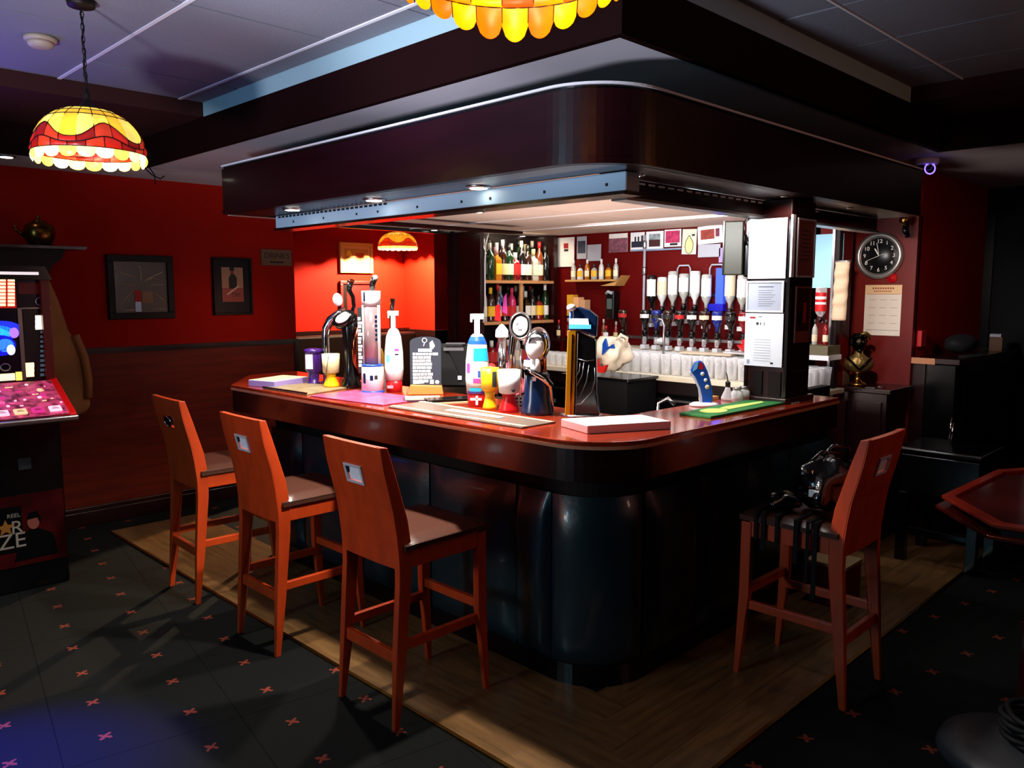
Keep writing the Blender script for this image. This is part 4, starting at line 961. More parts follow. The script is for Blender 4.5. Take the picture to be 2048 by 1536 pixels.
b = B(); blob(b, (0, 0, 0.075), 0.12, mat('dark_navy_cloth', '080a12', 0.8), 21, 1.5, 0.8, 0.55, 22, 0.05); b.build('crown', t)
B().prism([(0.17*math.cos(a)-0.05, -0.05+0.11*math.sin(a)) for a in [PI+PI*i/12 for i in range(13)]], 0.0, 0.008, mat('dark_navy_cloth', '080a12', 0.8)).build('peak', t)
t = thing('card_box', 'small tan open box on the dark far end of the sideboard', 'box', (6.62, 1.64, 1.169), 0.2)
B().box((-0.045, -0.04, 0), (0.045, 0.04, 0.10), mat('card_tan', '6a5040', 0.8)).build('body', t); B().prism([(-0.06,-0.03), (0.05,-0.045), (0.055,0.03), (-0.05,0.04)], 0.102, 0.122, m_greyp).build('lid', t)
# glazed dark cabinet on the far wall
t = thing('display_cabinet', 'dark glazed cabinet at the far right wall', 'cabinet', (6.95, 0.9, 0))
B().box((6.80, 0.4, 0), (7.04, 1.45, 2.1), m_dark).build('carcass', t, world=True)
for y in (0.45, 0.95):
    B().box((6.785, y, 1.2), (6.799, y+0.45, 1.95), m_black).build('glass_door', t, world=True)
    f = B()
    for a in ((y, 1.2, y+0.03, 1.95), (y+0.42, 1.2, y+0.45, 1.95), (y, 1.2, y+0.45, 1.23), (y, 1.92, y+0.45, 1.95)): f.box((6.77, a[0], a[1]), (6.784, a[2], a[3]), m_mahog)
    f.build('door_frame', t, world=True)

# black glossy bench
t = thing('piano_bench', 'glossy black bench with square legs before the sideboard', 'bench', (5.1, 1.42, 0))
B().box((4.92, 1.24, 0.655), (5.36, 1.70, 0.69), m_black).build('seat', t, bev=0.012, world=True)
B().box((4.94, 1.26, 0.42), (5.34, 1.68, 0.645), m_black).build('apron', t, bev=0.004, world=True)
for x, y in ((4.93, 1.25), (5.29, 1.25), (4.93, 1.63), (5.29, 1.63)): B().box((x, y, 0), (x+0.055, y+0.055, 0.42), m_black).build('leg', t, bev=0.003, world=True)
B().box((4.985, 1.265, 0.18), (5.29, 1.285, 0.21), m_black).build('rail', t, bev=0.002, world=True)
B().box((4.945, 1.305, 0.18), (4.965, 1.63, 0.21), m_black).build('rail', t, bev=0.002, world=True)
# two upright highlights of the glossy black, shaped as thin rods
t = B()
for (x, h_) in ((0, 0.15), (0.04, 0.11)): t.tube([(x, 0, 0), (x+0.02, 0, h_)], 0.005, m_chrome, 6)
t = t.build('highlight_rods'); t.location = (5.2, 1.50, 0.70); tag(t, 'pair of upright highlights shaped as thin chrome rods on the black bench', 'rods')

# octagonal pub table
t = thing('octagonal_table', 'octagonal red-brown pub table with a raised rim, cut by the picture edge', 'table', (3.95, 0.45, 0))
oc = [az(1883, 991, .74), az(1995, 939, .74), Vector((4.75, 0.80, 0)), Vector((4.82, 0.20, 0)), Vector((4.40, -0.15, 0)), Vector((3.75, -0.2, 0)), Vector((3.36, 0.22, 0)), az(1985, 1048, .74)]
oc = [(p[0], p[1]) for p in oc]; cx_ = sum(p[0] for p in oc)/8; cy_ = sum(p[1] for p in oc)/8
sc_ = lambda s: [(cx_+(p[0]-cx_)*s, cy_+(p[1]-cy_)*s) for p in oc]
m_tab = mat('table_red_varnish', '4c0e08', 0.15, var=0.5, vscale=3, coat=0.6)
B().prism(sc_(0.97), 0.715, 0.73, m_tab).build('top', t, world=True, bev=0.002)
m_rim = mat('table_rim_varnish', '8c2414', 0.25, coat=0.4)
rim = B(); a = sc_(1.0); b_ = sc_(0.93)
for i in range(8):
    j = (i+1) % 8; rim.prism([a[i], a[j], b_[j], b_[i]], 0.728, 0.742, m_rim)
rim.build('rim', t, world=True, bev=0.002)
B().prism(sc_(1.03), 0.685, 0.70, m_tab).build('lower_board', t, world=True, bev=0.003)
B().prism(sc_(0.94), 0.70, 0.716, m_dark).build('apron', t, world=True)
p = az(2040, 1400, 0)
for (x, y) in ((p.x+0.02, p.y-0.02), (4.5, 0.7), (4.5, 0.1), (3.6, 0.05)): B().box((x-0.03, y-0.03, 0), (x+0.03, y+0.03, 0.69), m_tab).build('leg', t, bev=0.003, world=True)
# round grey base with coiled black lead, bottom corner
p = az(2010, 1530, 0)
t = thing('round_base', 'low round grey base on the carpet at the lower corner', 'base', (p.x+0.05, p.y-0.03, 0))
m_grey = mat('grey_painted_metal', '2c2e32', 0.5)
B().lathe([(0.25, 0), (0.255, 0.02), (0.24, 0.05), (0.18, 0.065), (0.001, 0.07)], m_grey, n=40).build('disc', t)
t2 = thing('coiled_lead', 'coiled ribbed black lead lying on the round grey base', 'cable', (t.location.x+0.04, t.location.y-0.04, 0.072))
b = B(); q = []
for i in range(150):
    a = i*0.30; r = 0.10+0.012*math.sin(i*0.7); q.append((r*math.cos(a), r*math.sin(a), 0.008+0.10*i/150))
b.tube(q, 0.010, m_matt, 6).build('coils', t2)
# ============================================================ ON THE BAR TOP (front = local -Y, turned towards the stools' corner)
ZT = 1.1005
def at(u, v): p = az(u, v, ZT); return (p.x, p.y, ZT)
def sq(b, x0, x1, y0, y1, z0, z1, m): return b.box((x0, y0, z0), (x1, y1, z1), m)
t = thing('purple_dispenser', 'purple canister with a white label and narrower base, at the far end of the bar', 'dispenser', at(628, 768), FC)
B().lathe([(0.034, 0), (0.036, 0.01), (0.028, 0.014), (0.030, 0.065), (0.045, 0.078), (0.045, 0.18), (0.040, 0.188)], m_purple, n=20).build('body', t)
B().lathe([(0.047, 0.165), (0.047, 0.188), (0.03, 0.193), (0.001, 0.193)], m_purple, n=20).build('lid', t)
B().lathe([(0.0455, 0.085), (0.0455, 0.165)], m_white, n=10, a0=-2.5, a1=-1.4).build('label', t)
t = thing('swan_neck_tap', 'polished chrome swan-neck tap arching over the yellow-based beaker', 'tap', at(672, 768), FC)
b = B(); b.tube([(-0.045,0,0), (-0.048,0,0.12), (-0.05,0,0.25), (-0.045,0,0.30), (-0.02,0,0.345), (0.02,0,0.375), (0.06,0,0.40)], [0.022,0.02,0.02,0.022,0.024,0.022,0.018], m_chrome, 14).build('neck', t)
B().lathe([(0.035, 0), (0.035, 0.012), (0.024, 0.02)], m_chrome, (-0.045, 0, 0), 18).build('base_ring', t)
t = thing('beaker_holder', 'white beaker on a flared yellow base under the swan-neck tap', 'beaker', (*at(663, 776)[:2], 1.108), FC)
B().lathe([(0.042, 0), (0.040, 0.012), (0.022, 0.055), (0.028, 0.07)], m_yellow, n=20).build('base', t)
B().lathe([(0.028, 0.07), (0.042, 0.075), (0.046, 0.17), (0.044, 0.17), (0.04, 0.08)], m_cream, n=20).build('cup', t)
b = B(); b.tube([(0.0,-0.047,0.165), (-0.02,-0.043,0.05)], 0.0015, m_ink, 4); b.build('thread', t)
# ornate black and copper fount
t = thing('beer_fount', 'tall glossy black and copper beer fount with a round white badge', 'beer tap', at(703, 775), FC)
b = B(); b.lathe([(0.06, 0), (0.062, 0.02), (0.045, 0.05), (0.035, 0.12), (0.040, 0.22), (0.050, 0.30), (0.045, 0.36), (0.02, 0.38)], m_black, n=24, sx=0.85).build('column', t)
b = B(); b.tube([(0.045,-0.01,0.06), (0.03,-0.035,0.14), (0.032,-0.04,0.24), (0.045,-0.035,0.31), (0.055,-0.01,0.33)], [0.006,0.016,0.020,0.014,0.006], m_copper, 10).build('copper_fin', t)
b = B(); M = Tr(-0.022,-0.03,0.355) @ Ry(-0.5) @ Rx(PI/2-0.35)
b.lathe([(0.001,0.03), (0.04,0.028), (0.056,0.012), (0.056,-0.02), (0.04,-0.03)], m_black, n=26, M=M, sx=1.15, sy=0.75); b.lathe([(0.001,0.033), (0.03,0.032), (0.036,0.028)], m_white, n=20, M=M, sx=1.15, sy=0.7); b.build('lens_badge', t)
b = B(); b.tube([(0.0,0.01,0.36), (0.02,0.01,0.42), (0.018,0.0,0.47), (0.0,-0.005,0.505), (0.01,-0.01,0.545)], [0.012,0.010,0.011,0.013,0.017], m_black, 12); b.ball((0.012,-0.012,0.55), 0.02, m_copper, 12, sz=0.6); b.build('handle', t)
b = B(); b.lathe([(0.001,0.02), (0.026,0.016), (0.030,0.004), (0.028,-0.006)], m_white, n=24, M=Tr(-0.055,-0.02,0.455) @ Rx(PI/2) @ Rz(0.2), sx=0.85, sy=1.15).build('round_badge', t)
# white tube fount
t = thing('beer_fount', 'white cylindrical beer fount with a clear window and blue ring, beside the yellow bottle', 'beer tap', at(746, 785), FC)
m_clear = mat('tinted_window', '8a7478', 0.15, 0.2)
B().lathe([(0.056, 0), (0.056, 0.012)], m_blue, n=28).build('foot_ring', t)
B().lathe([(0.055, 0.012), (0.055, 0.125), (0.052, 0.132)], m_white, n=28).build('base_drum', t)
B().lathe([(0.0535, 0.132), (0.0535, 0.142)], m_blue, n=28).build('blue_ring', t)
B().lathe([(0.044, 0.142), (0.044, 0.43)], m_clear, n=28).build('window_tube', t)
B().lathe([(0.046, 0.425), (0.046, 0.50), (0.001, 0.502)], m_white, n=28).build('top_drum', t)
b = B()
for a in (-2.55, -0.55): b.lathe([(0.0455, 0.142), (0.047, 0.142), (0.047, 0.43), (0.0455, 0.43)], m_white, n=3, a0=a-0.22, a1=a+0.22)
b.build('side_strip', t)
b = B(); b.box((-0.065, -0.02, 0.10), (-0.046, 0.03, 0.42), m_ink)
for k in range(13): z = 0.13+k*0.019; b.box((-0.064, -0.0215, z), (-0.050+0.003*(k % 3), -0.0202, z+0.015-0.003*(k % 2)), m_white)
b.build('lettered_strip', t)
b = B()
for (a, z0, z1, m) in ((-2.2, 0.05, 0.10, m_navy), (-1.9, 0.07, 0.095, m_greyp), (-1.5, 0.065, 0.09, m_navy), (-1.1, 0.07, 0.09, m_ink), (-2.2, 0.45, 0.495, m_navy)):
    b.lathe([(0.0562 if z1 < 0.2 else 0.0468, z0), (0.0562 if z1 < 0.2 else 0.0468, z1)], m, n=3, a0=a-0.14, a1=a+0.14)
for k in range(6): b.lathe([(0.0462, 0.26+k*0.022), (0.0462, 0.272+k*0.022)], m_navy, n=2, a0=-1.05, a1=-0.75)
b.build('print', t)
b = B(); b.tube([(0.005,0.01,0.50), (0.005,0.01,0.53), (0.02,0.0,0.565)], [0.013,0.014,0.016], m_black, 12); b.lathe([(0.001,0.003), (0.016,0.0)], m_white, n=14, M=Tr(0.022,-0.006,0.566) @ Rx(0.9)); b.build('handle', t)
t = thing('yellow_bottle', 'small yellow rounded bottle leaning at the white cylindrical fount', 'bottle', at(762, 772), FC)
B().lathe([(0.030, 0), (0.031, 0.05), (0.026, 0.09), (0.014, 0.125), (0.001, 0.132)], m_yellow, n=20, sy=0.8, M=Tr(0, -0.03, 0.075)).box((-0.03, -0.05, 0.0), (0.03, -0.01, 0.075), m_white).build('body', t)
B().box((-0.028, -0.058, 0.10), (-0.018, -0.053, 0.135), m_redink).build('label', t)
# bottle-shaped founts with T handles
def tfount(label, loc, scheme, s=1.0):
    t = thing('beer_fount', label, 'beer tap', loc, FC)
    body = m_white
    B().lathe([(0.046*s, 0), (0.046*s, 0.055), (0.040*s, 0.058)], m_red, n=24, sy=0.8).build('base', t)
    B().lathe([(0.050*s, 0.058), (0.056*s, 0.12), (0.054*s, 0.20), (0.044*s, 0.275), (0.030*s, 0.305), (0.020*s, 0.315)], body, n=28, sy=0.8).build('body', t)
    b = B(); b.box((-0.013*s, -0.013, 0.312), (0.013*s, 0.013, 0.385), m_white).box((-0.032*s, -0.012, 0.378), (0.032*s, 0.012, 0.402), m_white).box((-0.032*s, -0.010, 0.365), (-0.022*s, 0.010, 0.38), m_white).build('t_handle', t, bev=0.003)
    b = B()
    def patch(a0, a1, z0, z1, r, m): b.lathe([(r[0]*s+0.0012, z0), (r[1]*s+0.0012, z1)], m, n=8, a0=a0, a1=a1, sy=0.8)
    if scheme == 'blue':
        patch(-2.9, -0.2, 0.285, 0.305, (0.041, 0.030), m_blue); patch(-2.9, -0.2, 0.272, 0.286, (0.0445, 0.040), m_blue)
        patch(-1.9, -0.3, 0.20, 0.255, (0.054, 0.0465), m_cyan); patch(-1.5, -0.3, 0.13, 0.158, (0.0558, 0.0552), m_blue); patch(-1.9, -0.3, 0.105, 0.125, (0.0547, 0.0562), m_magenta)
        patch(-2.6, -2.2, 0.15, 0.19, (0.0555, 0.0545), m_magenta); patch(-2.7, -0.4, 0.058, 0.068, (0.050, 0.0512), m_purple); patch(-2.3, -1.2, 0.068, 0.083, (0.0512, 0.0528), m_cyan)
        b.box((-0.006, -0.0385, 0.01), (0.004, -0.037, 0.05), m_white).box((-0.03, -0.0385, 0.03), (0.02, -0.037, 0.04), m_white)
    else:
        patch(-1.4, -0.9, 0.205, 0.217, (0.0538, 0.0527), m_magenta); patch(-1.35, -0.95, 0.185, 0.192, (0.0545, 0.0543), m_navy); patch(-2.3, -1.9, 0.15, 0.185, (0.0558, 0.0548), mat('aqua_print', '60d0c8', 0.4))
        patch(-1.7, -1.3, 0.09, 0.092, (0.0533, 0.0535), m_greyp); b.box((-0.03, -0.0385, 0.02), (0.0, -0.037, 0.035), mat('rose_print', 'e08090', 0.4))
    b.build('label_print', t)
    return t
tfount('white bottle-shaped beer fount with a T-shaped handle and red base, beside the chalkboard', at(789, 783), 'plain', 0.85)
t = thing('black_tap_handle', 'slim dark tap handle rising behind the plain white fount', 'tap handle', at(786, 772), FC)
B().tube([(-0.01,0.05,0), (-0.01,0.05,0.38), (0.0,0.05,0.46)], [0.010,0.010,0.014], m_black, 10).build('lever', t); B().tube([(-0.016,0.037,0.38), (-0.008,0.037,0.455)], 0.004, m_copper, 6).build('copper_line', t)
tfount('white and blue patterned beer fount with a T-shaped handle and red base', at(955, 812), 'blue', 0.92)
# chalkboard
t = thing('chalkboard', 'dark arched chalkboard with white stuck-on lettering on a wooden foot', 'chalkboard', at(852, 788), FC+0.1)
bo = [(-0.075, 0.03), (0.075, 0.03), (0.075, 0.255)] + [(0.075*math.cos(a), 0.255+0.025*math.sin(a)) for a in [PI*i/10 for i in range(1, 10)]] + [(-0.075, 0.255)]
B().yprism(bo, -0.004, 0.006, mat('slate', '1e2636', 0.6)).build('board', t)
B().yprism([(-0.085, 0), (0.085, 0), (0.078, 0.042), (-0.075, 0.048)], -0.03, 0.03, mat('pine_foot', 'c07838', 0.5)).build('foot', t, bev=0.003)
k = B(); random.seed(4)
for r in range(9):
    x = -0.062; z = 0.19-r*0.0165
    while x < (0.03 if r else 0.04)-0.012*(r % 3):
        w_ = random.uniform(0.012, 0.03); k.box((x, -0.0055, z), (x+w_-0.003, -0.004, z+0.0125), m_white); x += w_
k.box((-0.035,-0.0055,0.207), (0.03,-0.004,0.222), m_white)
k.yprism([(-0.062+0.0, 0.05), (-0.01, 0.053), (-0.005, 0.062), (-0.06, 0.066)], -0.0055, -0.004, m_white)
k.lathe([(0.001, 0.0015), (0.010, 0.0015), (0.010, 0)], m_white, n=14, M=Tr(0.055,-0.004,0.058) @ Rx(PI/2)); k.box((0.02,-0.0055,0.05), (0.038,-0.004,0.07), m_white)
k.tube([(-0.01,-0.005,0.23), (-0.004,-0.005,0.25)], 0.003, m_greyp, 5); k.tube([(-0.004+0.011*math.cos(a),-0.005,0.262+0.011*math.sin(a)) for a in [2*PI*i/12 for i in range(12)]], 0.002, m_white, 5, closed=True)
k.yprism([(0.022, 0.225), (0.036, 0.22), (0.046, 0.235), (0.034, 0.262), (0.02, 0.25)], -0.0055, -0.004, m_white)
o = k.build('stuck_lettering', t)
t = thing('menu_stack', 'small stack of flat menus on the bar in front of the chalkboard', 'menus', at(850, 800), FC+0.15)
B().box((-0.10, -0.06, 0), (0.06, 0.05, 0.008), mat('plum_cover', '3a1c38', 0.5)).build('cover', t); B().box((-0.09, -0.05, 0.008), (0.07, 0.06, 0.012), m_cream).build('sheet', t)
t = thing('black_folder', 'long thin black folder lying on the bar beside the menus', 'folder', at(895, 803), FC+0.35)
B().box((-0.10, -0.05, 0.004), (0.12, 0.05, 0.016), m_black).build('cover', t, bev=0.002); B().box((-0.10, -0.055, 0), (0.11, 0.045, 0.004), m_cream).build('sheet', t)
# till
t = thing('till', 'black point-of-sale till turned away behind the chalkboard', 'till', at(917, 781), FC)
B().yprism([(-0.09, 0.02), (0.085, 0.02), (0.085, 0.10), (0.06, 0.12), (-0.09, 0.12)], -0.02, 0.12, m_matt).build('base', t, bev=0.005)
B().xprism([(-0.05,0.03), (0.02,0.03), (0.075,0.20), (0.06,0.225), (-0.01,0.24), (-0.03,0.22)], -0.10, 0.065, m_matt).yprism([(0.02,0.05), (0.085,0.09), (0.06,0.20), (0.02,0.235), (-0.06,0.235)], -0.045, 0.04, m_matt).build('display', t, bev=0.005)
B().box((-0.06, -0.03, 0.236), (0.035, 0.02, 0.241), mat('till_grey', '5a5a60', 0.35)).box((-0.07, -0.047, 0.205), (0.03, -0.044, 0.22), mat('till_grey', '5a5a60', 0.35)).build('top_plate', t)
B().box((0.0, -0.055, 0.06), (0.02, -0.045, 0.08), m_greyp).build('key_lock', t)
# beakers
t = thing('beaker_holder', 'bright yellow waisted beaker beside the red-based white beaker', 'beaker', at(980, 819), FC)
B().lathe([(0.032, 0), (0.030, 0.015), (0.019, 0.06), (0.025, 0.078)], m_yellow, n=20).build('base', t); B().lathe([(0.025, 0.078), (0.036, 0.09), (0.040, 0.178), (0.037, 0.178), (0.032, 0.09)], m_yellow, n=20).build('cup', t)
B().lathe([(0.0405, 0.10), (0.0405, 0.165)], m_ink, n=5, a0=-1.3, a1=-0.75).build('label', t)
t = thing('beaker_holder', 'white beaker with a small round logo on a flared red base', 'beaker', at(1018, 823), FC)
B().lathe([(0.043, 0), (0.044, 0.012), (0.026, 0.055), (0.030, 0.075)], m_red, n=22).build('base', t); B().lathe([(0.030, 0.075), (0.042, 0.08), (0.048, 0.175), (0.045, 0.175), (0.04, 0.085)], m_white, n=22).build('cup', t)
B().lathe([(0.001, 0.001), (0.008, 0.001), (0.008, 0)], m_ink, n=14, M=Tr(0.018,-0.044,0.095) @ Rx(PI/2)).build('logo', t)
# round badge tap
t = thing('beer_fount', 'silver beer fount with a big oval white badge in a curved chrome hood', 'beer tap', at(1036, 805), FC)
b = B(); b.tube([(-0.03,0.03,0), (-0.03,0.03,0.22), (-0.02,0.03,0.30), (0.0,0.03,0.35)], [0.018,0.018,0.02,0.02], m_chrome, 14).tube([(0.012,0.03,0), (0.012,0.03,0.24)], 0.006, m_chrome, 8).build('column', t)
M = Tr(0.01, 0.0, 0.345) @ Rx(PI/2)
B().lathe([(0.054, -0.02), (0.060, 0.0), (0.056, 0.02), (0.050, 0.022), (0.048, 0.0)], m_steel, n=32, M=M, sx=0.85, sy=1.08).build('hood_ring', t)
B().lathe([(0.001, 0.014), (0.036, 0.012), (0.042, 0.004), (0.042, -0.01)], m_white, n=28, M=M, sx=0.85, sy=1.15).build('badge', t)
k = B(); k.tube([(0.01-0.01, -0.016, 0.36), (-0.008, -0.0155, 0.352), (-0.008, -0.0155, 0.338), (0.002, -0.0155, 0.33), (0.016, -0.0155, 0.33)], 0.0016, mat('rose_print', 'e08090', 0.4), 5).build('badge_print', t)
b = B(); b.box((0.028,0.0,0.0), (0.052,0.03,0.16), mat('champagne_metal', 'a89080', 0.25, 0.6)).box((0.026,-0.002,0.16), (0.054,0.032,0.19), m_white).tube([(0.045,0.02,0.19), (0.055,0.02,0.25), (0.04,0.02,0.30)], 0.008, mat('violet_metal', '6a4a98', 0.2, 0.7), 10).build('side_block', t, bev=0.002)
t = thing('beer_fount', 'beer fount with a pointed white cap, between the blue fount and the silver one', 'beer tap', at(1004, 792), FC)
b = B(); b.lathe([(0.001, 0.345), (0.012, 0.338), (0.030, 0.315), (0.032, 0.285), (0.028, 0.28)], m_white, n=20).build('cap', t)
B().lathe([(0.02, 0), (0.02, 0.28)], m_chrome, n=16).build('column', t)
B().yprism([(-0.035,0.36), (-0.005,0.355), (-0.008,0.44), (-0.03,0.43)], 0.03, 0.05, m_red).yprism([(-0.012,0.44), (-0.004,0.40), (-0.006,0.50)], 0.03, 0.045, m_blue).yprism([(0.002,0.40), (0.025,0.39), (0.022,0.49), (0.008,0.47)], 0.04, 0.05, m_magenta).build('rear_pump_clip', t)
# navy fount
t = thing('beer_fount', 'squat navy beer fount with a large white oval face and chrome collar', 'beer tap', at(1074, 828), FC)
B().lathe([(0.066, 0), (0.067, 0.012), (0.056, 0.06), (0.050, 0.13), (0.048, 0.165), (0.040, 0.175)], m_navy, n=30, sy=0.85).build('body', t)
b = B(); b.tube([(-0.055,-0.03,0.195), (-0.02,-0.055,0.175), (0.02,-0.055,0.15), (0.05,-0.035,0.12), (0.062,-0.01,0.05), (0.068,-0.01,0.01)], [0.006,0.008,0.009,0.008,0.004,0.003], m_chrome, 10).build('chrome_sash', t)
b = B(); b.yprism([(-0.055,0.185), (-0.03,0.19), (0.03,0.165), (0.065,0.125), (0.060,0.118), (0.02,0.15), (-0.05,0.165)], -0.048, 0.03, m_black); b.build('dark_collar', t)
M = Tr(0.0, -0.01, 0.285) @ Ry(0.12) @ Rx(PI/2-0.1)
b = B(); b.lathe([(0.001, 0.03), (0.034, 0.028), (0.052, 0.014), (0.058, -0.01), (0.05, -0.05), (0.02, -0.07)], m_chrome, n=32, M=M, sx=0.9, sy=1.25).build('hood', t)
b = B(); b.lathe([(0.001, 0.035), (0.036, 0.032), (0.042, 0.026)], m_white, n=28, M=M @ Tr(-0.008,-0.01,0), sx=0.9, sy=1.22).build('white_face', t)
b = B()
for s in (-1, 1): b.tube([(s*0.028-0.005,-0.043,0.30), (s*0.020-0.005,-0.046,0.315), (s*0.008-0.005,-0.046,0.31)], 0.002, m_ink, 5)
b.tube([(-0.035,-0.040,0.29), (-0.028,-0.044,0.325), (-0.004,-0.045,0.342), (0.022,-0.044,0.325), (0.03,-0.040,0.29)], 0.003, m_ink, 6).build('face_print', t)
b = B(); b.tube([(-0.008,-0.02,0.14), (-0.008,-0.02,0.25)], [0.022,0.020], m_white, 12).tube([(0.022,0.0,0.12), (0.02,0.0,0.25)], 0.018, m_copper, 10).build('neck', t)
# tall dark and gold fount
t = thing('beer_fount', 'tall dark curved beer fount with a gold strip and blue lit head', 'beer tap', at(1163, 832), FC-0.15)
B().lathe([(0.085, 0), (0.085, 0.008), (0.06, 0.010)], m_steel, n=28, sy=0.6).build('foot', t)
B().yprism([(-0.028,0.008), (0.075,0.008), (0.062,0.09), (0.056,0.30), (0.052,0.31), (-0.022,0.345)], -0.035, 0.04, m_black).build('body', t, bev=0.008)
B().yprism([(-0.064,0.008), (-0.028,0.008), (-0.022,0.345), (-0.055,0.345)], -0.040, -0.01, m_gold).build('gold_strip', t, bev=0.002)
B().yprism([(-0.044,0.012), (-0.038,0.012), (-0.032,0.33), (-0.038,0.33)], -0.044, -0.040, m_copper).build('strip_rib', t)
B().yprism([(-0.04,0.352), (0.058,0.318), (0.062,0.40), (0.03,0.425), (-0.012,0.438), (-0.04,0.43)], -0.03, 0.035, m_navy).build('head', t, bev=0.006)
B().yprism([(-0.05,0.368), (0.028,0.368), (0.024,0.392), (-0.05,0.392)], -0.04, -0.031, mat('lit_white_print', 'f0f8ff', 0.4, emit=0.5)).yprism([(-0.05,0.352), (0.036,0.352), (0.036,0.368), (-0.05,0.370)], -0.042, -0.031, mat('lit_blue_print', '50b8e8', 0.4, emit=0.5)).build('lit_sign', t)
b = B(); b.tube([(-0.045,-0.03,0.34), (-0.045,-0.03,0.42)], 0.006, m_blue, 8).ball((-0.042,-0.03,0.435), 0.02, m_white, 10, sz=0.7).build('lever', t)
b = B(); b.tube([(-0.02,-0.037,0.235), (0.02,-0.037,0.225), (0.05,-0.037,0.23)], 0.0015, m_steel, 5)
for (x0, z0, x1, z1) in ((-0.005,0.22,-0.028,0.15), (0.01,0.22,-0.02,0.12), (0.03,0.21,-0.005,0.08), (0.052,0.2,0.04,0.10)): b.tube([(x0,-0.037,z0), ((x0+x1)/2+0.008,-0.037,(z0+z1)/2), (x1,-0.037,z1)], 0.0012, m_steel, 4)
b.tube([(0.04,-0.037,0.10), (0.0,-0.037,0.055), (-0.025,-0.037,0.05)], 0.0014, m_steel, 5).build('drawn_lines', t)
# blue curved tap
t = thing('beer_fount', 'curved blue beer fount with round emblems on a white oval foot', 'beer tap', at(1408, 812), FC-0.1)
B().lathe([(0.062, 0), (0.064, 0.008), (0.05, 0.016), (0.001, 0.018)], m_white, n=28, sy=0.6).build('foot', t)
oc_ = [(-0.008,0.014), (0.034,0.014), (0.036,0.06), (0.024,0.11), (0.012,0.15), (-0.005,0.185), (-0.02,0.20), (-0.045,0.192), (-0.062,0.155), (-0.04,0.125), (-0.018,0.08), (-0.008,0.04)]
B().yprism(oc_, -0.012, 0.018, m_blue).build('body', t, bev=0.005)
B().yprism([(-0.018,0.014), (-0.009,0.014), (-0.010,0.04), (-0.02,0.08), (-0.042,0.124), (-0.062,0.152), (-0.066,0.146), (-0.045,0.115), (-0.026,0.075)], -0.013, 0.014, mat('pale_silver_blue', 'c0ccec', 0.3)).build('edge_strip', t)
b = B(); b.yprism([(-0.055,0.15), (-0.035,0.165), (-0.03,0.195), (-0.045,0.19)], -0.0135, -0.012, mat('sky_print', '70c0f0', 0.4)); b.yprism([(-0.03,0.165), (-0.012,0.16), (-0.01,0.18), (-0.022,0.195)], -0.0135, -0.012, m_red)
b.lathe([(0.001,0.002), (0.009,0.002), (0.009,0)], m_white, n=14, M=Tr(-0.012,-0.012,0.142) @ Rx(PI/2)).lathe([(0.001,0.002), (0.008,0.002), (0.008,0)], m_white, n=14, M=Tr(0.002,-0.012,0.115) @ Rx(PI/2)).lathe([(0.001,0.002), (0.010,0.002), (0.010,0)], m_cream, n=14, M=Tr(0.010,-0.012,0.085) @ Rx(PI/2)); b.build('emblems', t)
# oil-bottle and glass jars
t = thing('pourer_bottle', 'small clear bottle with a black pouring spout beside the column', 'bottle', (3.30, 1.895, 1.101), FC)
m_glass = glass('clear_glass'); m_gl2 = glass('bright_glass', 'ffffff', 0.84, 0.05)
B().lathe([(0.028, 0), (0.03, 0.01), (0.012, 0.05), (0.011, 0.062)], m_glass, n=16).build('body', t); B().lathe([(0.012, 0.06), (0.012, 0.082), (0.005, 0.088)], m_black, n=12).tube([(0,0,0.085), (-0.004,0,0.11), (-0.010,0,0.128)], 0.0025, m_black, 6).build('pourer', t)
for i, (x, y) in enumerate(((3.33, 1.83), (3.27, 1.83))):
    t = thing('glass_jar', ('low clear glass jar touching the column foot', 'low clear glass jar beside the small pourer bottle')[i], 'jar', (x, y, 1.101), FC)
    B().lathe([(0.024, 0), (0.026, 0.02), (0.026, 0.045), (0.018, 0.052), (0.017, 0.06)], m_glass, n=16).build('body', t); B().lathe([(0.02, 0.058), (0.02, 0.066), (0.001, 0.068)], m_steel, n=14).build('lid', t)
t = thing('wooden_block', 'small pale wooden block under the jars behind the green bar towel', 'block', (3.24, 1.96, 1.1005), 0)
t_ = B().box((-0.05, -0.025, 0), (0.05, 0.02, 0.016), mat('pale_block', 'c89048', 0.5)).build('body', t)
# flat things
def slab(name, label, cat, pts, h, mside, mtop, extra=None, z=ZT, bev=0.002):
    c = Vector((sum(p[0] for p in pts)/len(pts), sum(p[1] for p in pts)/len(pts), z)); t = thing(name, label, cat, c)
    q = [(p[0]-c.x, p[1]-c.y) for p in pts]
    B().prism(q, 0, h, mside).build('body', t, bev=bev); s = 0.985
    if mtop: B().prism([(a*s, b_*s) for a, b_ in q], h, h+0.001, mtop).build('top_face', t)
    if extra: extra(t, q, h)
    return t
A4 = lambda *uv: [(az(u, v, ZT).x, az(u, v, ZT).y) for u, v in uv]
p0 = A4((1122, 853), (1175, 868), (1342, 858)); p3 = (p0[0][0]+p0[2][0]-p0[1][0], p0[0][1]+p0[2][1]-p0[1][1])
slab('white_box', 'flat white card box with reddish sides lying on the rounded bar corner', 'box', [p0[0], p0[1], p0[2], p3], 0.028, mat('rose_card', 'c89090', 0.6), m_brightpaper)
p0 = A4((497, 772), (549, 776), (617, 765)); p3 = (p0[0][0]+p0[2][0]-p0[1][0], p0[0][1]+p0[2][1]-p0[1][1])
slab('napkin_box', 'flat pale napkin box at the far end of the bar beside the red wall', 'box', [p0[0], p0[1], p0[2], p3], 0.032, mat('lilac_card', '9a88c8', 0.6), m_cream)
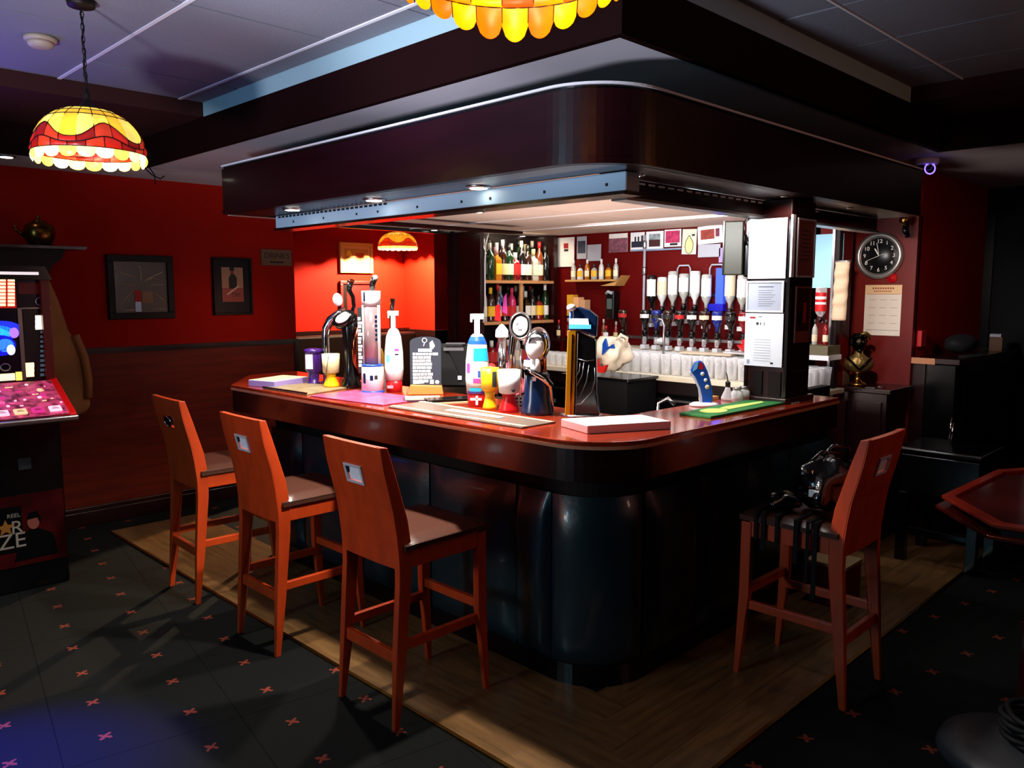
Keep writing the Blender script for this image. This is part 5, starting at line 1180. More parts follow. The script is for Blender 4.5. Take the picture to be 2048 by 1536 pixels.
m_mat1 = mat('tan_rubber_mat', '8a7858', 0.45, var=0.3, vscale=10)
def tabs(t, q, h):
    for k in range(13):
        a = Vector(q[0]); b_ = Vector(q[1]); p = a+(b_-a)*(k+0.5)/13; d = (b_-a).normalized()
        B().box((-0.012, -0.005, h), (0.012, 0.005, h+0.006), m_black, Tr(p.x, p.y, 0) @ Rz(math.atan2(d.y, d.x))).build('tab', t)
slab('bar_mat', 'tan bar mat with small black tabs along its edge near the napkin box', 'bar mat', [(2.00, 3.82), (2.02, 3.42), (2.30, 3.50), (2.28, 3.84)], 0.006, m_mat1, m_mat1, tabs)
slab('bar_towel', 'glossy bar mat with pink glare in its colour, in front of the white founts', 'bar mat', [(2.005, 3.36), (2.06, 2.86), (2.33, 2.90), (2.30, 3.40)], 0.006, mat('mat_pink_glare', 'b05078', 0.22, var=0.3, vscale=8), None)  # the pink stands for glare, put into the mat's colour
def stripes(t, q, h):
    a, b_, c, d = [Vector(p) for p in q]
    f = B()
    for s0, s1 in ((0.06, 0.16), (0.84, 0.94)):
        pts = [a+(d-a)*s0, b_+(c-b_)*s0, b_+(c-b_)*s1, a+(d-a)*s1]; f.prism([tuple(p) for p in pts], h+0.001, h+0.002, m_cream)
    pts = [a+(b_-a)*.35+(d-a)*.4, a+(b_-a)*.75+(d-a)*.42, a+(b_-a)*.75+(d-a)*.58, a+(b_-a)*.35+(d-a)*.6]; f.prism([tuple(p) for p in pts], h+0.001, h+0.002, m_white)
    f.build('print', t)['kind'] = 'stuff'
slab('bar_mat', 'grey bar mat with cream stripes in front of the navy beer fount', 'bar mat', [(2.045, 2.80), (2.07, 2.02), (2.255, 2.02), (2.26, 2.82)], 0.006, mat('grey_rubber_mat', '6a5a50', 0.3), None, stripes)
def gprint(t, q, h):
    a, b_, c, d = [Vector(p) for p in q]
    m = mat('lime_print', 'c8e070', 0.5); f = B(); o_ = a*0.45+b_*0.25+c*0.10+d*0.20
    ctr = (a+b_+c+d)/4; e = (b_-a); g_ = (d-a)
    f.prism([tuple(ctr-e*0.28*0+(-g_*0.0)-e*0.0+Vector((-0.15,-0.0))+Vector((0.07*math.cos(x), 0.05*math.sin(x)))) for x in [2*PI*i/20 for i in range(20)]], h+0.001, h+0.002, m)
    f.prism([tuple(ctr+Vector(v)) for v in ((-0.07,-0.025), (0.22,-0.03), (0.25,0.0), (0.0,0.03), (-0.07,0.02))], h+0.001, h+0.002, m); f.build('print', t)
slab('green_bar_towel', 'green bar towel with lime print on the bar by the column', 'bar towel', [(2.76, 1.80), (2.76, 1.655), (3.36, 1.64), (3.30, 1.80)], 0.010, mat('green_towel', '1c7030', 0.7, bump=0.3, bscale=80), None, gprint)
p = at(1030, 815)
t = thing('printed_napkin', 'crumpled clear wrapper with black print beside the red beaker', 'wrapper', at(1033, 822), FC)
vs = []; fs = []
rnd = random.Random(8)
for j in range(6):
    for i in range(8): vs.append((-0.045+0.013*i, -0.02+0.006*j, 0.005+0.011*j+rnd.uniform(-.004, .004)))
for j in range(5):
    for i in range(7): k = j*8+i; fs.append((k, k+1, k+9, k+8))
B().add(vs, fs, m_white).build('film', t)
k = B()
for r in range(3): 
    for c in range(5): k.box((-0.035+c*0.016, -0.026+r*0.008, 0.022+r*0.014), (-0.026+c*0.016, -0.022+r*0.008, 0.030+r*0.014), m_ink)
k.build('print', t)
t = thing('loose_change', 'small silver coins and bottle tops by the white column foot', 'coins', (3.42, 1.625, 1.1005))
for k in range(5): B().lathe([(0.008, 0), (0.008, 0.003), (0.001, 0.003)], m_steel, n=10, c=(k*0.014-0.03, 0.0+0.006*(k % 2), 0)).build('coin', t)

# ============================================================ BEHIND THE BAR
# open bottle shelving facing -Y
sh_ = thing('bottle_shelving', 'tall dark shelving unit of three boards packed with bottles, back of the bar', 'shelving', (4.62, 4.65, 0))
m_shelf = mat('shelf_board_pine', 'c08a5a', 0.4)
B().box((4.16, 4.50, 0), (4.20, 4.78, 2.05), m_mahog).build('side_board', sh_, world=True)
B().box((4.99, 4.50, 0), (5.03, 4.78, 2.05), m_mahog).build('side_board', sh_, world=True)
B().box((4.20, 4.765, 0), (4.99, 4.78, 2.05), m_dark).build('back_board', sh_, world=True)
for z in (0.98, 1.34, 1.66): B().box((4.20, 4.50, z), (4.99, 4.765, z+0.022), m_shelf).build('shelf', sh_, world=True)
B().box((4.60, 4.505, 1.362), (4.63, 4.52, 1.66), m_shelf).build('divider', sh_, world=True)
t = B().tube([(4.235, 4.49, 2.03), (4.205, 4.488, 1.95), (4.197, 4.488, 1.8), (4.197, 4.488, 1.5), (4.18, 4.488, 1.36)], 0.006, m_white, 6).build('white_cable'); own_origin(t); tag(t, 'white cable running down the front edge of the bottle shelving', 'cable')
gcols = {'green': ('0c3010', 0.15), 'amber': ('6a2c08', 0.15), 'clear': ('b0b0a8', 0.1), 'red': ('7a0810', 0.15), 'black': ('060606', 0.15), 'gold': ('b06810', 0.15), 'blue': ('102880', 0.15), 'brown': ('2a1006', 0.15), 'pink': ('c02060', 0.2), 'white': ('dcdcd8', 0.3)}
shapes = {
 'round':  [(0.036,0), (0.038,0.006), (0.038,0.17), (0.030,0.20), (0.014,0.225), (0.013,0.28)],
 'tall':   [(0.032,0), (0.034,0.006), (0.034,0.19), (0.024,0.225), (0.012,0.25), (0.012,0.31)],
 'squat':  [(0.044,0), (0.047,0.01), (0.047,0.12), (0.034,0.155), (0.014,0.17), (0.014,0.215)],
 'square': [(0.042,0), (0.044,0.006), (0.044,0.155), (0.034,0.175), (0.015,0.19), (0.015,0.25)]}
_bc = {}
def bottle(label, loc, shape, col, lab, cap, rz=0, group='bottles', s=1.0, lz=None, cat='bottle'):
    key = (shape, col, lab, cap, s, lz)
    if key in _bc: return dup(_bc[key], loc, rz, label, group)
    t = thing('liquor_bottle', label, cat, loc, rz, group); c, r = gcols[col]
    pr = [(a*s, b_*s) for a, b_ in shapes[shape]]; n = 4 if shape == 'square' else 14
    mm = mat('bottle_'+col, c, r, coat=0.6)
    M = Rz(PI/4) if n == 4 else None
    B().lathe(pr, mm, n=n, M=M, smooth=(n != 4)).build('body', t)
    R_ = pr[2][0]*(0.72 if n == 4 else 1.0)+0.0008; z0, z1 = (lz or (0.045, 0.13)); z0 *= s; z1 *= s
    if lab:
        ml = mat('label_'+lab, lab, 0.6)
        if n == 4: B().box((-R_*0.9, -R_-0.001, z0), (R_*0.9, -R_, z1), ml).build('label', t)
        else: B().lathe([(R_, z0), (R_, z1)], ml, n=8, a0=-PI*0.93, a1=-PI*0.07).build('label', t)
    nz = pr[-1][1]; B().lathe([(pr[-1][0]+0.002, nz-0.045*s), (pr[-1][0]+0.002, nz+0.006), (0.001, nz+0.007)], mat('cap_'+cap, cap, 0.4), n=10).build('cap', t)
    _bc[key] = t
    return t
ordn = ['first', 'second', 'third', 'fourth', 'fifth', 'sixth', 'seventh', 'eighth', 'ninth', 'tenth', 'eleventh', 'twelfth', 'thirteenth', 'fourteenth', 'fifteenth', 'sixteenth', 'seventeenth', 'eighteenth', 'nineteenth', 'twentieth']
labn = {'ece4c0': 'cream', 'e8b820': 'yellow', 'e8e8e4': 'white', 'b81818': 'red', 'd8c890': 'buff', '202020': 'black', 'e0d0b0': 'ivory', None: 'no'}
row1 = [('tall','black','202020','c8c8c0'), ('round','green',None,'b8b0a0'), ('square','gold','e8b820','c09090'), ('tall','brown','d8c890','e8e8e4'), ('round','green','ece4c0','101010'), ('squat','red','b81818','e0e0e0'), ('tall','black','e8e8e4','ece4c0'), ('round','brown','ece4c0','202020'), ('square','clear','ece4c0','b8a070'), ('tall','amber','ece4c0','b81818'), ('round','black',None,'202020')]
for k, (s_, c, l, cp) in enumerate(row1):
    bottle('%s glass bottle with %s label, %s from the outer post on the top shelf' % (c, labn[l], ordn[k]), (4.245+k*0.070, 4.56, 1.6825), s_, c, l, cp, 0, 'bottles on the top shelf', 1.0)
for k in range(9):
    s_, c, l, cp = row1[(k*4+2) % 11]
    bottle('%s bottle standing in the rear row of the top shelf, %s from the outer post' % (c, ordn[k]), (4.26+k*0.082, 4.68, 1.6825), ('tall', 'round')[k % 2], c, l, cp, 0, 'bottles on the top shelf', 1.05)
row2 = [('tall','clear','e0d0b0','b8b0a0'), ('round','brown','e8b820','e8b820'), ('tall','brown','e0d0b0','b81818'), ('squat','black','b81818','202020'), ('round','pink','b81818','c03050'), ('tall','black','e8e8e4','202020'), ('square','black','e8e8e4','c8c8c0'), ('round','black','e0d0b0','202020'), ('squat','red','e8b820','202020'), ('tall','green','e8e8e4','e8e8e4')]
for k, (s_, c, l, cp) in enumerate(row2):
    bottle('%s bottle with %s label, %s from the outer post on the middle shelf' % (c, labn[l], ordn[k]), (4.245+k*0.078, 4.56, 1.3625), s_, c, l, cp, 0, 'bottles on the middle shelf', 0.92)
for k in range(8):
    s_, c, l, cp = row2[(k*3+1) % 10]
    bottle('%s bottle at the rear of the middle shelf, %s from the outer post' % (c, ordn[k]), (4.28+k*0.088, 4.68, 1.3625), 'tall', c, l, cp, 0, 'bottles on the middle shelf', 0.88)
for k in range(8):
    c = ('brown', 'red', 'pink', 'amber', 'clear', 'brown', 'black', 'red')[k]
    bottle('%s bottle on the bottom shelf, %s from the outer post' % (c, ordn[k]), (4.25+k*0.092, 4.57, 1.0025), ('round', 'squat')[k % 2], c, ('e0d0b0', 'b81818')[k % 2], ('202020', 'e8e8e4')[k % 2], 0, 'bottles on the bottom shelf', 0.95)

# back counter along the back wall
t = thing('back_counter', 'long back-bar counter with a bright laminate top crowded with glasses', 'counter', (4.85, 3.3, 0))
m_lam = mat('cream_laminate', 'e8dcc0', 0.25)
B().box((4.62, 2.36, 0.985), (5.10, 4.50, 1.02), m_lam).build('top', t, bev=0.003, world=True)
B().box((4.70, 2.36, 0.0), (5.10, 4.50, 0.90), m_matt).build('carcass', t, world=True)
B().box((4.64, 2.36, 0.90), (5.10, 4.50, 0.985), m_dark).build('front_rail', t, world=True)
struct('trim_8', B().box((5.090, 2.36, 1.021), (5.0995, 3.90, 1.18), m_lam))
for k in range(4): B().box((4.685, 2.40+k*0.52, 0.08), (4.70, 2.90+k*0.52, 0.88), m_black).build('fridge_door', t, bev=0.004, world=True); 
for k in range(4): B().box((4.67, 2.44+k*0.52, 0.84), (4.684, 2.86+k*0.52, 0.855), m_steel).build('handle', t, world=True)
# short return by the clock
B().box((5.10-0.48, 2.10, 0.955), (5.10, 2.36, 0.985), m_lam).build('top', t, bev=0.003, world=True)
# under-bar worktops behind the front bar
t = thing('ice_well', 'dark steel sink and ice well unit low behind the bar', 'sink', (3.6, 2.4, 0))
B().box((3.0, 2.12, 0), (4.55, 2.50, 0.86), m_matt).build('body', t, world=True); B().box((2.98, 2.11, 0.86), (4.56, 2.52, 0.88), m_black).build('top', t, bev=0.004, world=True)
B().tube([(3.6,2.48,0.88), (3.6,2.48,1.0), (3.6,2.42,1.03), (3.6,2.38,1.0)], 0.010, m_chrome, 10).build('faucet', t, world=True)
# glasses
gp_ = [(0.028,0), (0.030,0.004), (0.034,0.10), (0.040,0.145), (0.0385,0.145), (0.032,0.10), (0.027,0.008), (0.001,0.008)]
def glassobj(label, loc, kind, group):
    if kind in _bc: return dup(_bc[kind], loc, 0, label, group)
    t = thing({'pint': 'pint_glass', 'half': 'tumbler_glass', 'stem': 'wine_glass'}[kind], label, 'glass', loc, 0, group)
    if kind == 'pint': B().lathe(gp_, m_gl2, n=12).build('bowl', t)
    elif kind == 'half': B().lathe([(a*0.85, b_*0.62) for a, b_ in gp_], m_gl2, n=12).build('bowl', t)
    else:
        B().lathe([(0.030,0), (0.028,0.003), (0.004,0.006), (0.004,0.06)], m_gl2, n=12).build('stem', t)
        B().lathe([(0.004,0.06), (0.022,0.07), (0.034,0.10), (0.032,0.14), (0.030,0.14), (0.032,0.10)], m_gl2, n=12).build('bowl', t)
    _bc[kind] = t
    return t
random.seed(9); ROWN = ['front', 'second', 'third', 'rear']
for r in range(3):
    for k in range(17):
        glassobj('clear pint glass, %s from the column end, %s row of the back counter' % (ordn[k], ROWN[r]), (4.70+r*0.088+random.uniform(-.004,.004), 2.42+k*0.085, 1.0205), 'pint', 'pint glasses on the back counter')
for r in range(3):
    for k in range(9):
        glassobj('short tumbler, %s from the pint glasses, %s row of the back counter' % (ordn[k], ROWN[r]), (4.70+r*0.088+random.uniform(-.01,.01), 3.90+k*0.068+random.uniform(-.004,.004), 1.0205), 'half', 'short glasses on the back counter')
# raised glass shelf with stemmed glasses behind
t = thing('glass_shelf', 'narrow clear shelf on the back wall holding two red dishes', 'shelf', (4.92, 2.6, 1.19))
B().box((4.80, 2.36, 1.185), (4.965, 2.80, 1.195), m_glass).build('pane', t, world=True)
for y in (2.42, 2.72): B().box((4.88, y, 1.165), (5.099, y+0.02, 1.185), m_steel).build('bracket', t, world=True)
for k in range(19): glassobj('small stemmed glass, %s from the column end, behind the pint glasses' % ordn[k], (4.985, 2.46+k*0.092, 1.0205), 'stem', 'stemmed glasses behind the pint glasses')
for r in range(3):
    for k in range(3): glassobj('clear pint glass beside the clock post, %s row, %s from the post' % (ROWN[r], ordn[k]), (4.70+r*0.10, 2.14+k*0.085, 0.9855), 'pint', 'pint glasses near the clock')
t = thing('chopping_board', 'pale board lying across the glasses at the back counter', 'board', (4.80, 2.95, 1.168), 0.1)
B().box((-0.05, -0.22, 0), (0.07, 0.16, 0.014), mat('pale_board', 'd0bca0', 0.5)).build('plank', t, bev=0.003)
t = thing('red_bowl', 'red dish with crumpled red contents on the back counter shelf', 'bowl', (4.90, 2.66, 1.196))
B().lathe([(0.04,0), (0.06,0.01), (0.085,0.045), (0.082,0.047), (0.055,0.012), (0.001,0.008)], m_red, n=22).build('dish', t)
b = B(); blob(b, (0,0,0.045), 0.062, mat('red_crumple', 'd01824', 0.3, bump=0.6, bscale=40), 3, 1, 1, 0.7, 20, 0.2); b.build('contents', t)
t = thing('red_bowl', 'flat red dish with small white pots, next to the crumpled red dish', 'bowl', (4.90, 2.48, 1.196))
B().lathe([(0.05,0), (0.055,0.01), (0.09,0.03), (0.087,0.032), (0.05,0.012), (0.001,0.008)], m_red, n=22).build('dish', t); B().lathe([(0.015,0.01), (0.016,0.06), (0.001,0.06)], m_cream, (-0.03,0,0), 12).lathe([(0.02,0.01), (0.022,0.04), (0.001,0.04)], m_white, (0.02,0.01,0), 12).build('pot', t)

# optics: upside-down bottles on brackets along the back wall
def optic(label, loc, col, lab, tall=1.0, group='optic bottles'):
    key = ('op', col, lab, tall)
    if key in _bc: return dup(_bc[key], loc, FX, label, group)
    t = thing('optic_bottle', label, 'bottle', loc, FX, group); c, r = gcols[col]
    h = 0.30*tall
    B().lathe([(0.012,0.09), (0.013,0.12), (0.030,0.15), (0.037,0.18), (0.037,h+0.02), (0.030,h+0.03), (0.001,h+0.03)], mat('bottle_'+col, c, r, coat=0.6), n=14, M=Tr(0,-0.045,0)).build('body', t)
    if lab: B().lathe([(0.0378,0.175), (0.0378,h)], mat('label_'+lab, lab, 0.6), n=8, a0=-PI*0.97, a1=-PI*0.03, M=Tr(0,-0.045,0)).build('label', t)
    B().lathe([(0.016,0.085), (0.020,0.08), (0.020,0.045), (0.010,0.035)], m_black, n=12, M=Tr(0,-0.045,0)).build('cap', t)
    B().lathe([(0.010,0.035), (0.014,0.025), (0.014,-0.015), (0.004,-0.02)], m_gl2, n=10, M=Tr(0,-0.045,0)).build('measure', t)
    B().box((-0.006,-0.012,0.0), (0.006,0,0.30*tall), m_steel).box((-0.006,-0.03,h-0.02), (0.006,0,h-0.01), m_steel).box((-0.02,-0.07,-0.055), (0.02,-0.012,-0.025), m_white).build('bracket', t)
    _bc[key] = t
    return t
rackA = [('black','e8e8e4'), ('white','e0d0b0'), ('clear','e8e8e4'), ('clear','e8e8e4'), ('white','e8e8e4'), ('clear','e8e8e4'), ('white','e8e8e4'), ('clear','e0d0b0'), ('clear','e8e8e4')]
random.seed(21)
for k, (c, l) in enumerate(rackA):
  if k != 6: optic('%s upside-down optic bottle, %s along the upper rack from the beer pipe' % (c, ordn[k]), (5.091, 3.56-k*0.094, 1.40+random.uniform(-.02,.02)), c, l, random.choice((1.05, 0.92, 1.0)), 'upper optic rack')
rackB = [('brown','b81818'), ('red','e0d0b0'), ('black','e8e8e4'), ('blue','202020'), ('brown','202020'), ('black','b81818'), ('black','e8e8e4'), ('brown','e0d0b0'), ('blue','e8e8e4'), ('black','202020'), ('red','e8e8e4')]
for k, (c, l) in enumerate(rackB):
  if k != 1: optic('%s upside-down optic bottle with %s label, %s along the lower rack' % (c, labn[l], ordn[k]), (5.020, 3.77-k*0.102, 1.225), c, l, 0.68, 'lower optic rack')
rackC = [('brown','e8b820'), ('amber','e0d0b0'), ('amber','d8c890'), ('red','b81818'), ('brown','e0d0b0'), ('red','d8c890')]
t = thing('spirit_shelf', 'short dark shelf of small dark bottles at the dim end of the back wall', 'shelf', (5.03, 4.15, 1.20))
B().box((4.95, 3.84, 1.195), (5.0995, 4.48, 1.21), m_mahog).build('board', t, world=True)
for k in range(10): bottle('small dark bottle, %s from the shelving on the dim lower shelf' % ordn[k], (4.99+0.045*(k % 2), 4.44-k*0.062, 1.2105), ('round', 'tall', 'squat')[k % 3], ('brown', 'red', 'black', 'amber')[k % 4], ('d8c890', 'b81818', 'e8e8e4')[k % 3], ('b81818', 'c8c8c0')[k % 2], FX, 'small bottles on the dim lower shelf', 0.52)
for k, (c, l) in enumerate([]): optic('%s optic bottle with %s label, %s along the dim rack next to the shelving' % (c, labn[l], ordn[k]), (5.09, 4.42-k*0.105, 1.08), c, l, 0.85, 'dim optic rack beside the shelving')
t = thing('optic_rail', 'long steel rail carrying the optic bottles on the red back wall', 'rail', (5.09, 3.4, 1.5))
B().box((5.0925, 2.72, 1.56), (5.0995, 3.62, 1.58), m_steel).build('bar', t, world=True); B().box((5.021, 2.70, 1.24), (5.031, 3.80, 1.26), m_steel).build('bar', t, world=True); [B().box((5.031, y, 1.24), (5.0995, y+0.01, 1.26), m_steel).build('arm', t, world=True) for y in (2.70, 3.24, 3.79)]
# bottles standing on a small upper ledge
t = thing('wall_ledge', 'small tan ledge holding short bottles under the photographs', 'shelf', (5.03, 4.1, 1.68))
B().box((4.97, 3.84, 1.675), (5.099, 4.36, 1.69), mat('tan_ledge', 'c09050', 0.5)).build('board', t, world=True); B().xprism([(3.80,1.72), (3.84,1.675), (4.0,1.64), (3.86,1.64)], 4.98, 5.099, mat('tan_ledge', 'c09050', 0.5)).build('brace', t, world=True)
for k in range(7):
    bottle('short %s bottle, %s on the tan ledge under the photographs' % (('clear', 'white', 'gold')[k % 3], ordn[k]), (5.03, 4.32-k*0.072, 1.6905), ('round', 'squat')[k % 2], ('clear', 'white', 'gold')[k % 3], ('ece4c0', 'e8b820')[k % 2], ('e8e8e4', '202020')[k % 2], FX, 'bottles on the tan ledge', 0.55)
for k in range(0):
    bottle('tan-boxed bottle, %s on the dim counter below the shelving end' % ordn[k], (5.02, 4.40-k*0.10, 1.0225), 'tall', ('gold', 'amber', 'white', 'brown', 'red')[k], ('e8b820', 'd8c890')[k % 2], 'b81818', FX, 'bottles by the shelving end', 0.95)
t = thing('spirit_carton', 'tan upright spirit cartons standing in the corner beside the shelving', 'box', (5.03, 4.24, 1.40), FX)
for k in range(3): B().box((-0.09+k*0.065, -0.07, 0), (-0.03+k*0.065, 0, 0.17-0.02*k), mat(('carton_gold', 'carton_peach', 'carton_tan')[k], ('d09820', 'e0a878', 'c89870')[k], 0.5)).build('carton', t, bev=0.002)
B().box((-0.11, -0.08, -0.012), (0.13, 0.06, 0), m_dark).build('ledge', t)
# card reader / handheld on the wall and black phone
t = thing('wall_phone', 'black wall telephone with a grey screen among the bottles', 'telephone', (5.05, 3.93, 1.38), FX)
B().box((-0.04, -0.04, 0), (0.04, 0.04, 0.22), m_black).build('case', t, bev=0.006); B().box((-0.024, -0.044, 0.08), (0.024, -0.040, 0.16), mat('phone_screen', '505a58', 0.3)).build('screen', t)
B().tube([(-0.03,-0.045,0.2), (0.0,-0.06,0.215), (0.03,-0.045,0.2)], 0.012, m_greyp, 8).build('handset', t)
# tall grey beer pipe
t = thing('beer_pipe', 'tall grey jointed pipe standing before the red back wall', 'pipe', (5.07, 3.648, 1.02))
B().tube([(0,0,0), (0,0,1.0)], 0.010, m_greyp, 8).build('pipe', t)
for z in (0.35, 0.7, 0.9): B().lathe([(0.014,z), (0.016,z+0.01), (0.016,z+0.05), (0.012,z+0.06)], m_steel, n=12).build('joint', t)
for i, (y, z0) in enumerate(((3.87, 1.02), (3.22, 1.02))):
    t = thing('pump_pipe', ('slim dark steel pump pipe with hooked top beside the black telephone', 'slim blue-lit steel pipe rising through the glasses')[i], 'pipe', (4.72, y, z0))
    B().tube([(0,0,0), (0,0,0.34), (0.0,0.02,0.38), (0,0.05,0.385), (0,0.07,0.36)], 0.009, m_steel, 8).build('pipe', t); B().lathe([(0.02,0), (0.018,0.012), (0.01,0.016)], m_steel, n=12).build('flange', t)
t = thing('blue_light_bar', 'upright glowing blue strip between the optic bottles', 'light strip', (5.07, 2.996, 1.46), FX)
B().box((-0.03, -0.01, 0), (0.03, 0.025, 0.30), mat('blue_strip_glow', '3050ff', 0.4, emit=0.6, ecol='4060ff')).build('strip', t); B().box((-0.09, -0.012, 0.0), (0.035, 0.03, 0.05), mat('deep_blue_panel', '1010a0', 0.4, emit=0.25, ecol='1818c0')).build('panel', t)
t = thing('scale_scoop', 'white upturned scoop on a stand behind the glasses', 'scoop', (5.065, 3.44, 1.02), FX)
B().tube([(0,0,0), (0,0,0.17), (0.0,-0.02,0.20)], [0.012,0.010,0.02], m_steel, 10).ball((0.0,-0.05,0.21), 0.045, m_white, 14, sz=0.6, sx=1.3).build('body', t)

# photographs under the bar ceiling on the back wall
m_photo = {}
def photo(label, y0, y1, z0, z1, mb, cols, tilt=0.0, border=0.012, kind='photo_print'):
    t = thing(kind, label, 'photo', (5.085, (y0+y1)/2, (z0+z1)/2), FX, 'prints pinned along the top of the back wall'); w_ = abs(y0-y1)/2; h = abs(z1-z0)/2
    M = Ry(tilt)
    B().box((-w_, -0.004, -h), (w_, 0, h), mb, M).build('sheet', t)
    k = B()
    for (a, b_, c, d, m) in cols: k.box((a*w_, -0.006, c*h), (b_*w_, -0.004, d*h), m, M)
    k.build('image', t)
    return t
mg = lambda h: mat('photo_'+h, h, 0.6, var=0.5, vscale=40)
photo('white sheet with a small red emblem hanging at the shelving end of the print row', 4.54, 4.36, 1.80, 2.04, m_paper, [(-.25,.3,.25,.6,m_redink), (-.2,.3,.05,.2,m_ink)])
photo('grey photograph of dark buildings next to the sheet with the red emblem', 4.33, 4.23, 1.86, 2.04, m_greyp, [(-.8,.8,-.5,.6,mg('303848'))])
photo('blank grey card behind the standing bottles in the print row', 4.22, 4.08, 1.84, 1.97, m_greyp, [])
photo('dusky pink crowd photograph in the print row', 4.00, 3.82, 1.90, 2.045, m_paper, [(-1,1,-1,.5,mg('7a4858'))])
photo('photograph of three dark figures against a pale sky in the print row', 3.79, 3.66, 1.915, 2.045, m_white, [(-.85,.9,-.75,-.05,mg('181c34')), (-.4,-.2,-.1,.5,m_ink), (.05,.25,-.1,.5,m_ink), (.55,.8,-.1,.6,m_ink)], 0)
photo('white-bordered photograph of a dark red shape below a grey sky', 3.645, 3.49, 1.915, 2.045, m_white, [(-.65,.65,.05,.7,mg('88989a')), (-.65,.65,-.75,.05,mg('3a0c10'))])
photo('bright magenta group photograph in the print row', 3.48, 3.335, 1.925, 2.05, m_white, [(-.85,.85,-.55,.85,mg('b02858')), (-.3,.6,-.85,-.6,m_ink)])
t = photo('pale drawing of a teardrop shape hanging lower than the other prints', 3.325, 3.205, 1.865, 2.045, mat('drawing_paper', 'd8d4c0', 0.7), [(.35,.75,.45,.6,m_ink)], 0.03)
k = B(); q = [(0.034*math.sin(a)*(1 if math.cos(a) < 0 else (1-0.75*math.cos(a))), -0.006, -0.03+0.055*math.cos(a)+(0.02 if math.cos(a) > 0 else 0)) for a in [2*PI*i/28 for i in range(28)]]
k.yprism([(p[0], p[2]) for p in q], -0.0055, -0.0045, mat('drawing_lemon', 'e0dc90', 0.7)); k.tube(q, 0.0022, m_ink, 5, closed=True); k.build('teardrop', t)
photo('white-bordered reddish-brown photograph at the monitor end of the print row', 3.195, 2.995, 1.935, 2.06, m_white, [(-.75,.35,-.5,.6,mg('8a2c1c')), (.45,.75,-.3,.6,mg('701838'))], -0.05)
photo('blank grey card hanging under the reddish-brown photograph', 3.19, 3.01, 1.84, 1.93, m_greyp, [])
photo('tall blue printed card next to the hanging monitor', 2.985, 2.90, 1.86, 2.05, m_navy, [(-.6,.7,-.9,-.2,m_greyp), (-.5,.6,.1,.7,mg('3868b0'))])
photo('lilac card peeping out below the tall blue card', 3.02, 2.93, 1.80, 1.90, mat('lilac_sheet', 'a890c8', 0.7), [])
t = thing('photo_ledge', 'thin blue-grey ledge under the row of prints', 'ledge', (5.09, 3.5, 1.90)); B().box((5.075, 3.33, 1.902), (5.099, 3.79, 1.914), mat('ledge_bluegrey', '8090a8', 0.5)).build('strip', t, world=True)
# hanging monitor
t = thing('monitor', 'olive-grey flat screen hanging edge-on with black cables beside the column', 'screen', (3.72, 2.115, 1.68), FX+0.35)
B().box((0.05, 0.0, 0.17), (0.07, 0.02, 0.38), m_black).build('ceiling_arm', t)
B().box((-0.055, -0.025, 0.0), (0.040, 0.015, 0.27), mat('olive_metal', '34301c', 0.4, 0.2)).build('shell', t, bev=0.006)
B().box((0.040, -0.01, -0.01), (0.09, 0.05, 0.17), m_black).build('mount_box', t, bev=0.01)
B().box((-0.062, -0.02, 0.0), (-0.055, 0.02, 0.27), m_black).build('edge', t)
b = B(); b.tube([(0.05,-0.02,0.15), (0.04,-0.03,0.26), (0.055,-0.03,0.285), (0.08,-0.02,0.25)], 0.005, m_black, 6).tube([(0.06,-0.02,0.18), (0.065,-0.03,0.24), (0.07,-0.02,0.27)], 0.008, m_white, 6).tube([(0.055,-0.025,0.2), (0.07,-0.03,0.12)], 0.006, m_black, 6).build('cables', t)
# white carrier bag
p = ax(1222, 765, 4.2)
t = thing('carrier_bag', 'white plastic carrier bag with blue and red patches behind the dark fount', 'bag', (4.42, 3.46, 1.045), FX)
b = B(); blob(b, (0,0,0.12), 0.14, mat('bag_film', 'd8ccb4', 0.5, bump=0.6, bscale=14), 12, 1.05, 0.7, 0.85, 26, 0.22); b.build('body', t)
m_b2 = mat('bag_red', 'c81810', 0.5)
B().yprism([(0.03,0.12), (0.12,0.20), (0.13,0.17), (0.075,0.17), (0.055,0.235), (0.035,0.20)], -0.125, -0.105, m_blue).build('blue_patch', t)
B().yprism([(0.0,0.0), (0.045,-0.0), (0.07,0.055), (0.04,0.045), (-0.005,0.04), (-0.01,0.09), (-0.035,0.06)], -0.125, -0.10, m_b2).build('red_patch', t)
b = B(); b.tube([(0.06,-0.02,0.2), (0.12,-0.03,0.26), (0.16,-0.02,0.24), (0.14,0,0.18)], 0.012, mat('bag_film', 'd8ccb4', 0.5), 8).build('handle', t)
t = thing('side_worktop', 'dark worktop joining the back counter where the carrier bag sits', 'worktop', (4.45, 3.5, 0)); B().box((4.28, 3.2, 0), (4.61, 3.75, 1.0), m_matt).build('body', t, world=True); B().box((4.26, 3.18, 1.0), (4.61, 3.77, 1.02), m_black).build('top', t, bev=0.003, world=True)
t = thing('pink_ornament', 'dusky pink china ornament standing behind the silver founts', 'ornament', (2.95, 2.95, 1.05), FC)
b = B(); blob(b, (0,0,0.07), 0.06, mat('pink_china', 'b85068', 0.3), 31, 1.1, 0.8, 1.1, 20, 0.12); b.ball((-0.02,0,0.15), 0.03, mat('pink_china', 'b85068', 0.3), 12); b.build('body', t)
t = thing('pink_ornament', 'terracotta figure ornament standing beside the dusky pink one', 'ornament', (2.83, 2.98, 1.05), FC)
b = B(); blob(b, (0,0,0.07), 0.055, mat('terracotta', 'a03020', 0.4), 32, 1.0, 0.8, 1.2, 20, 0.12); b.ball((0.0,0,0.155), 0.028, mat('terracotta', 'a03020', 0.4), 12); b.build('body', t)
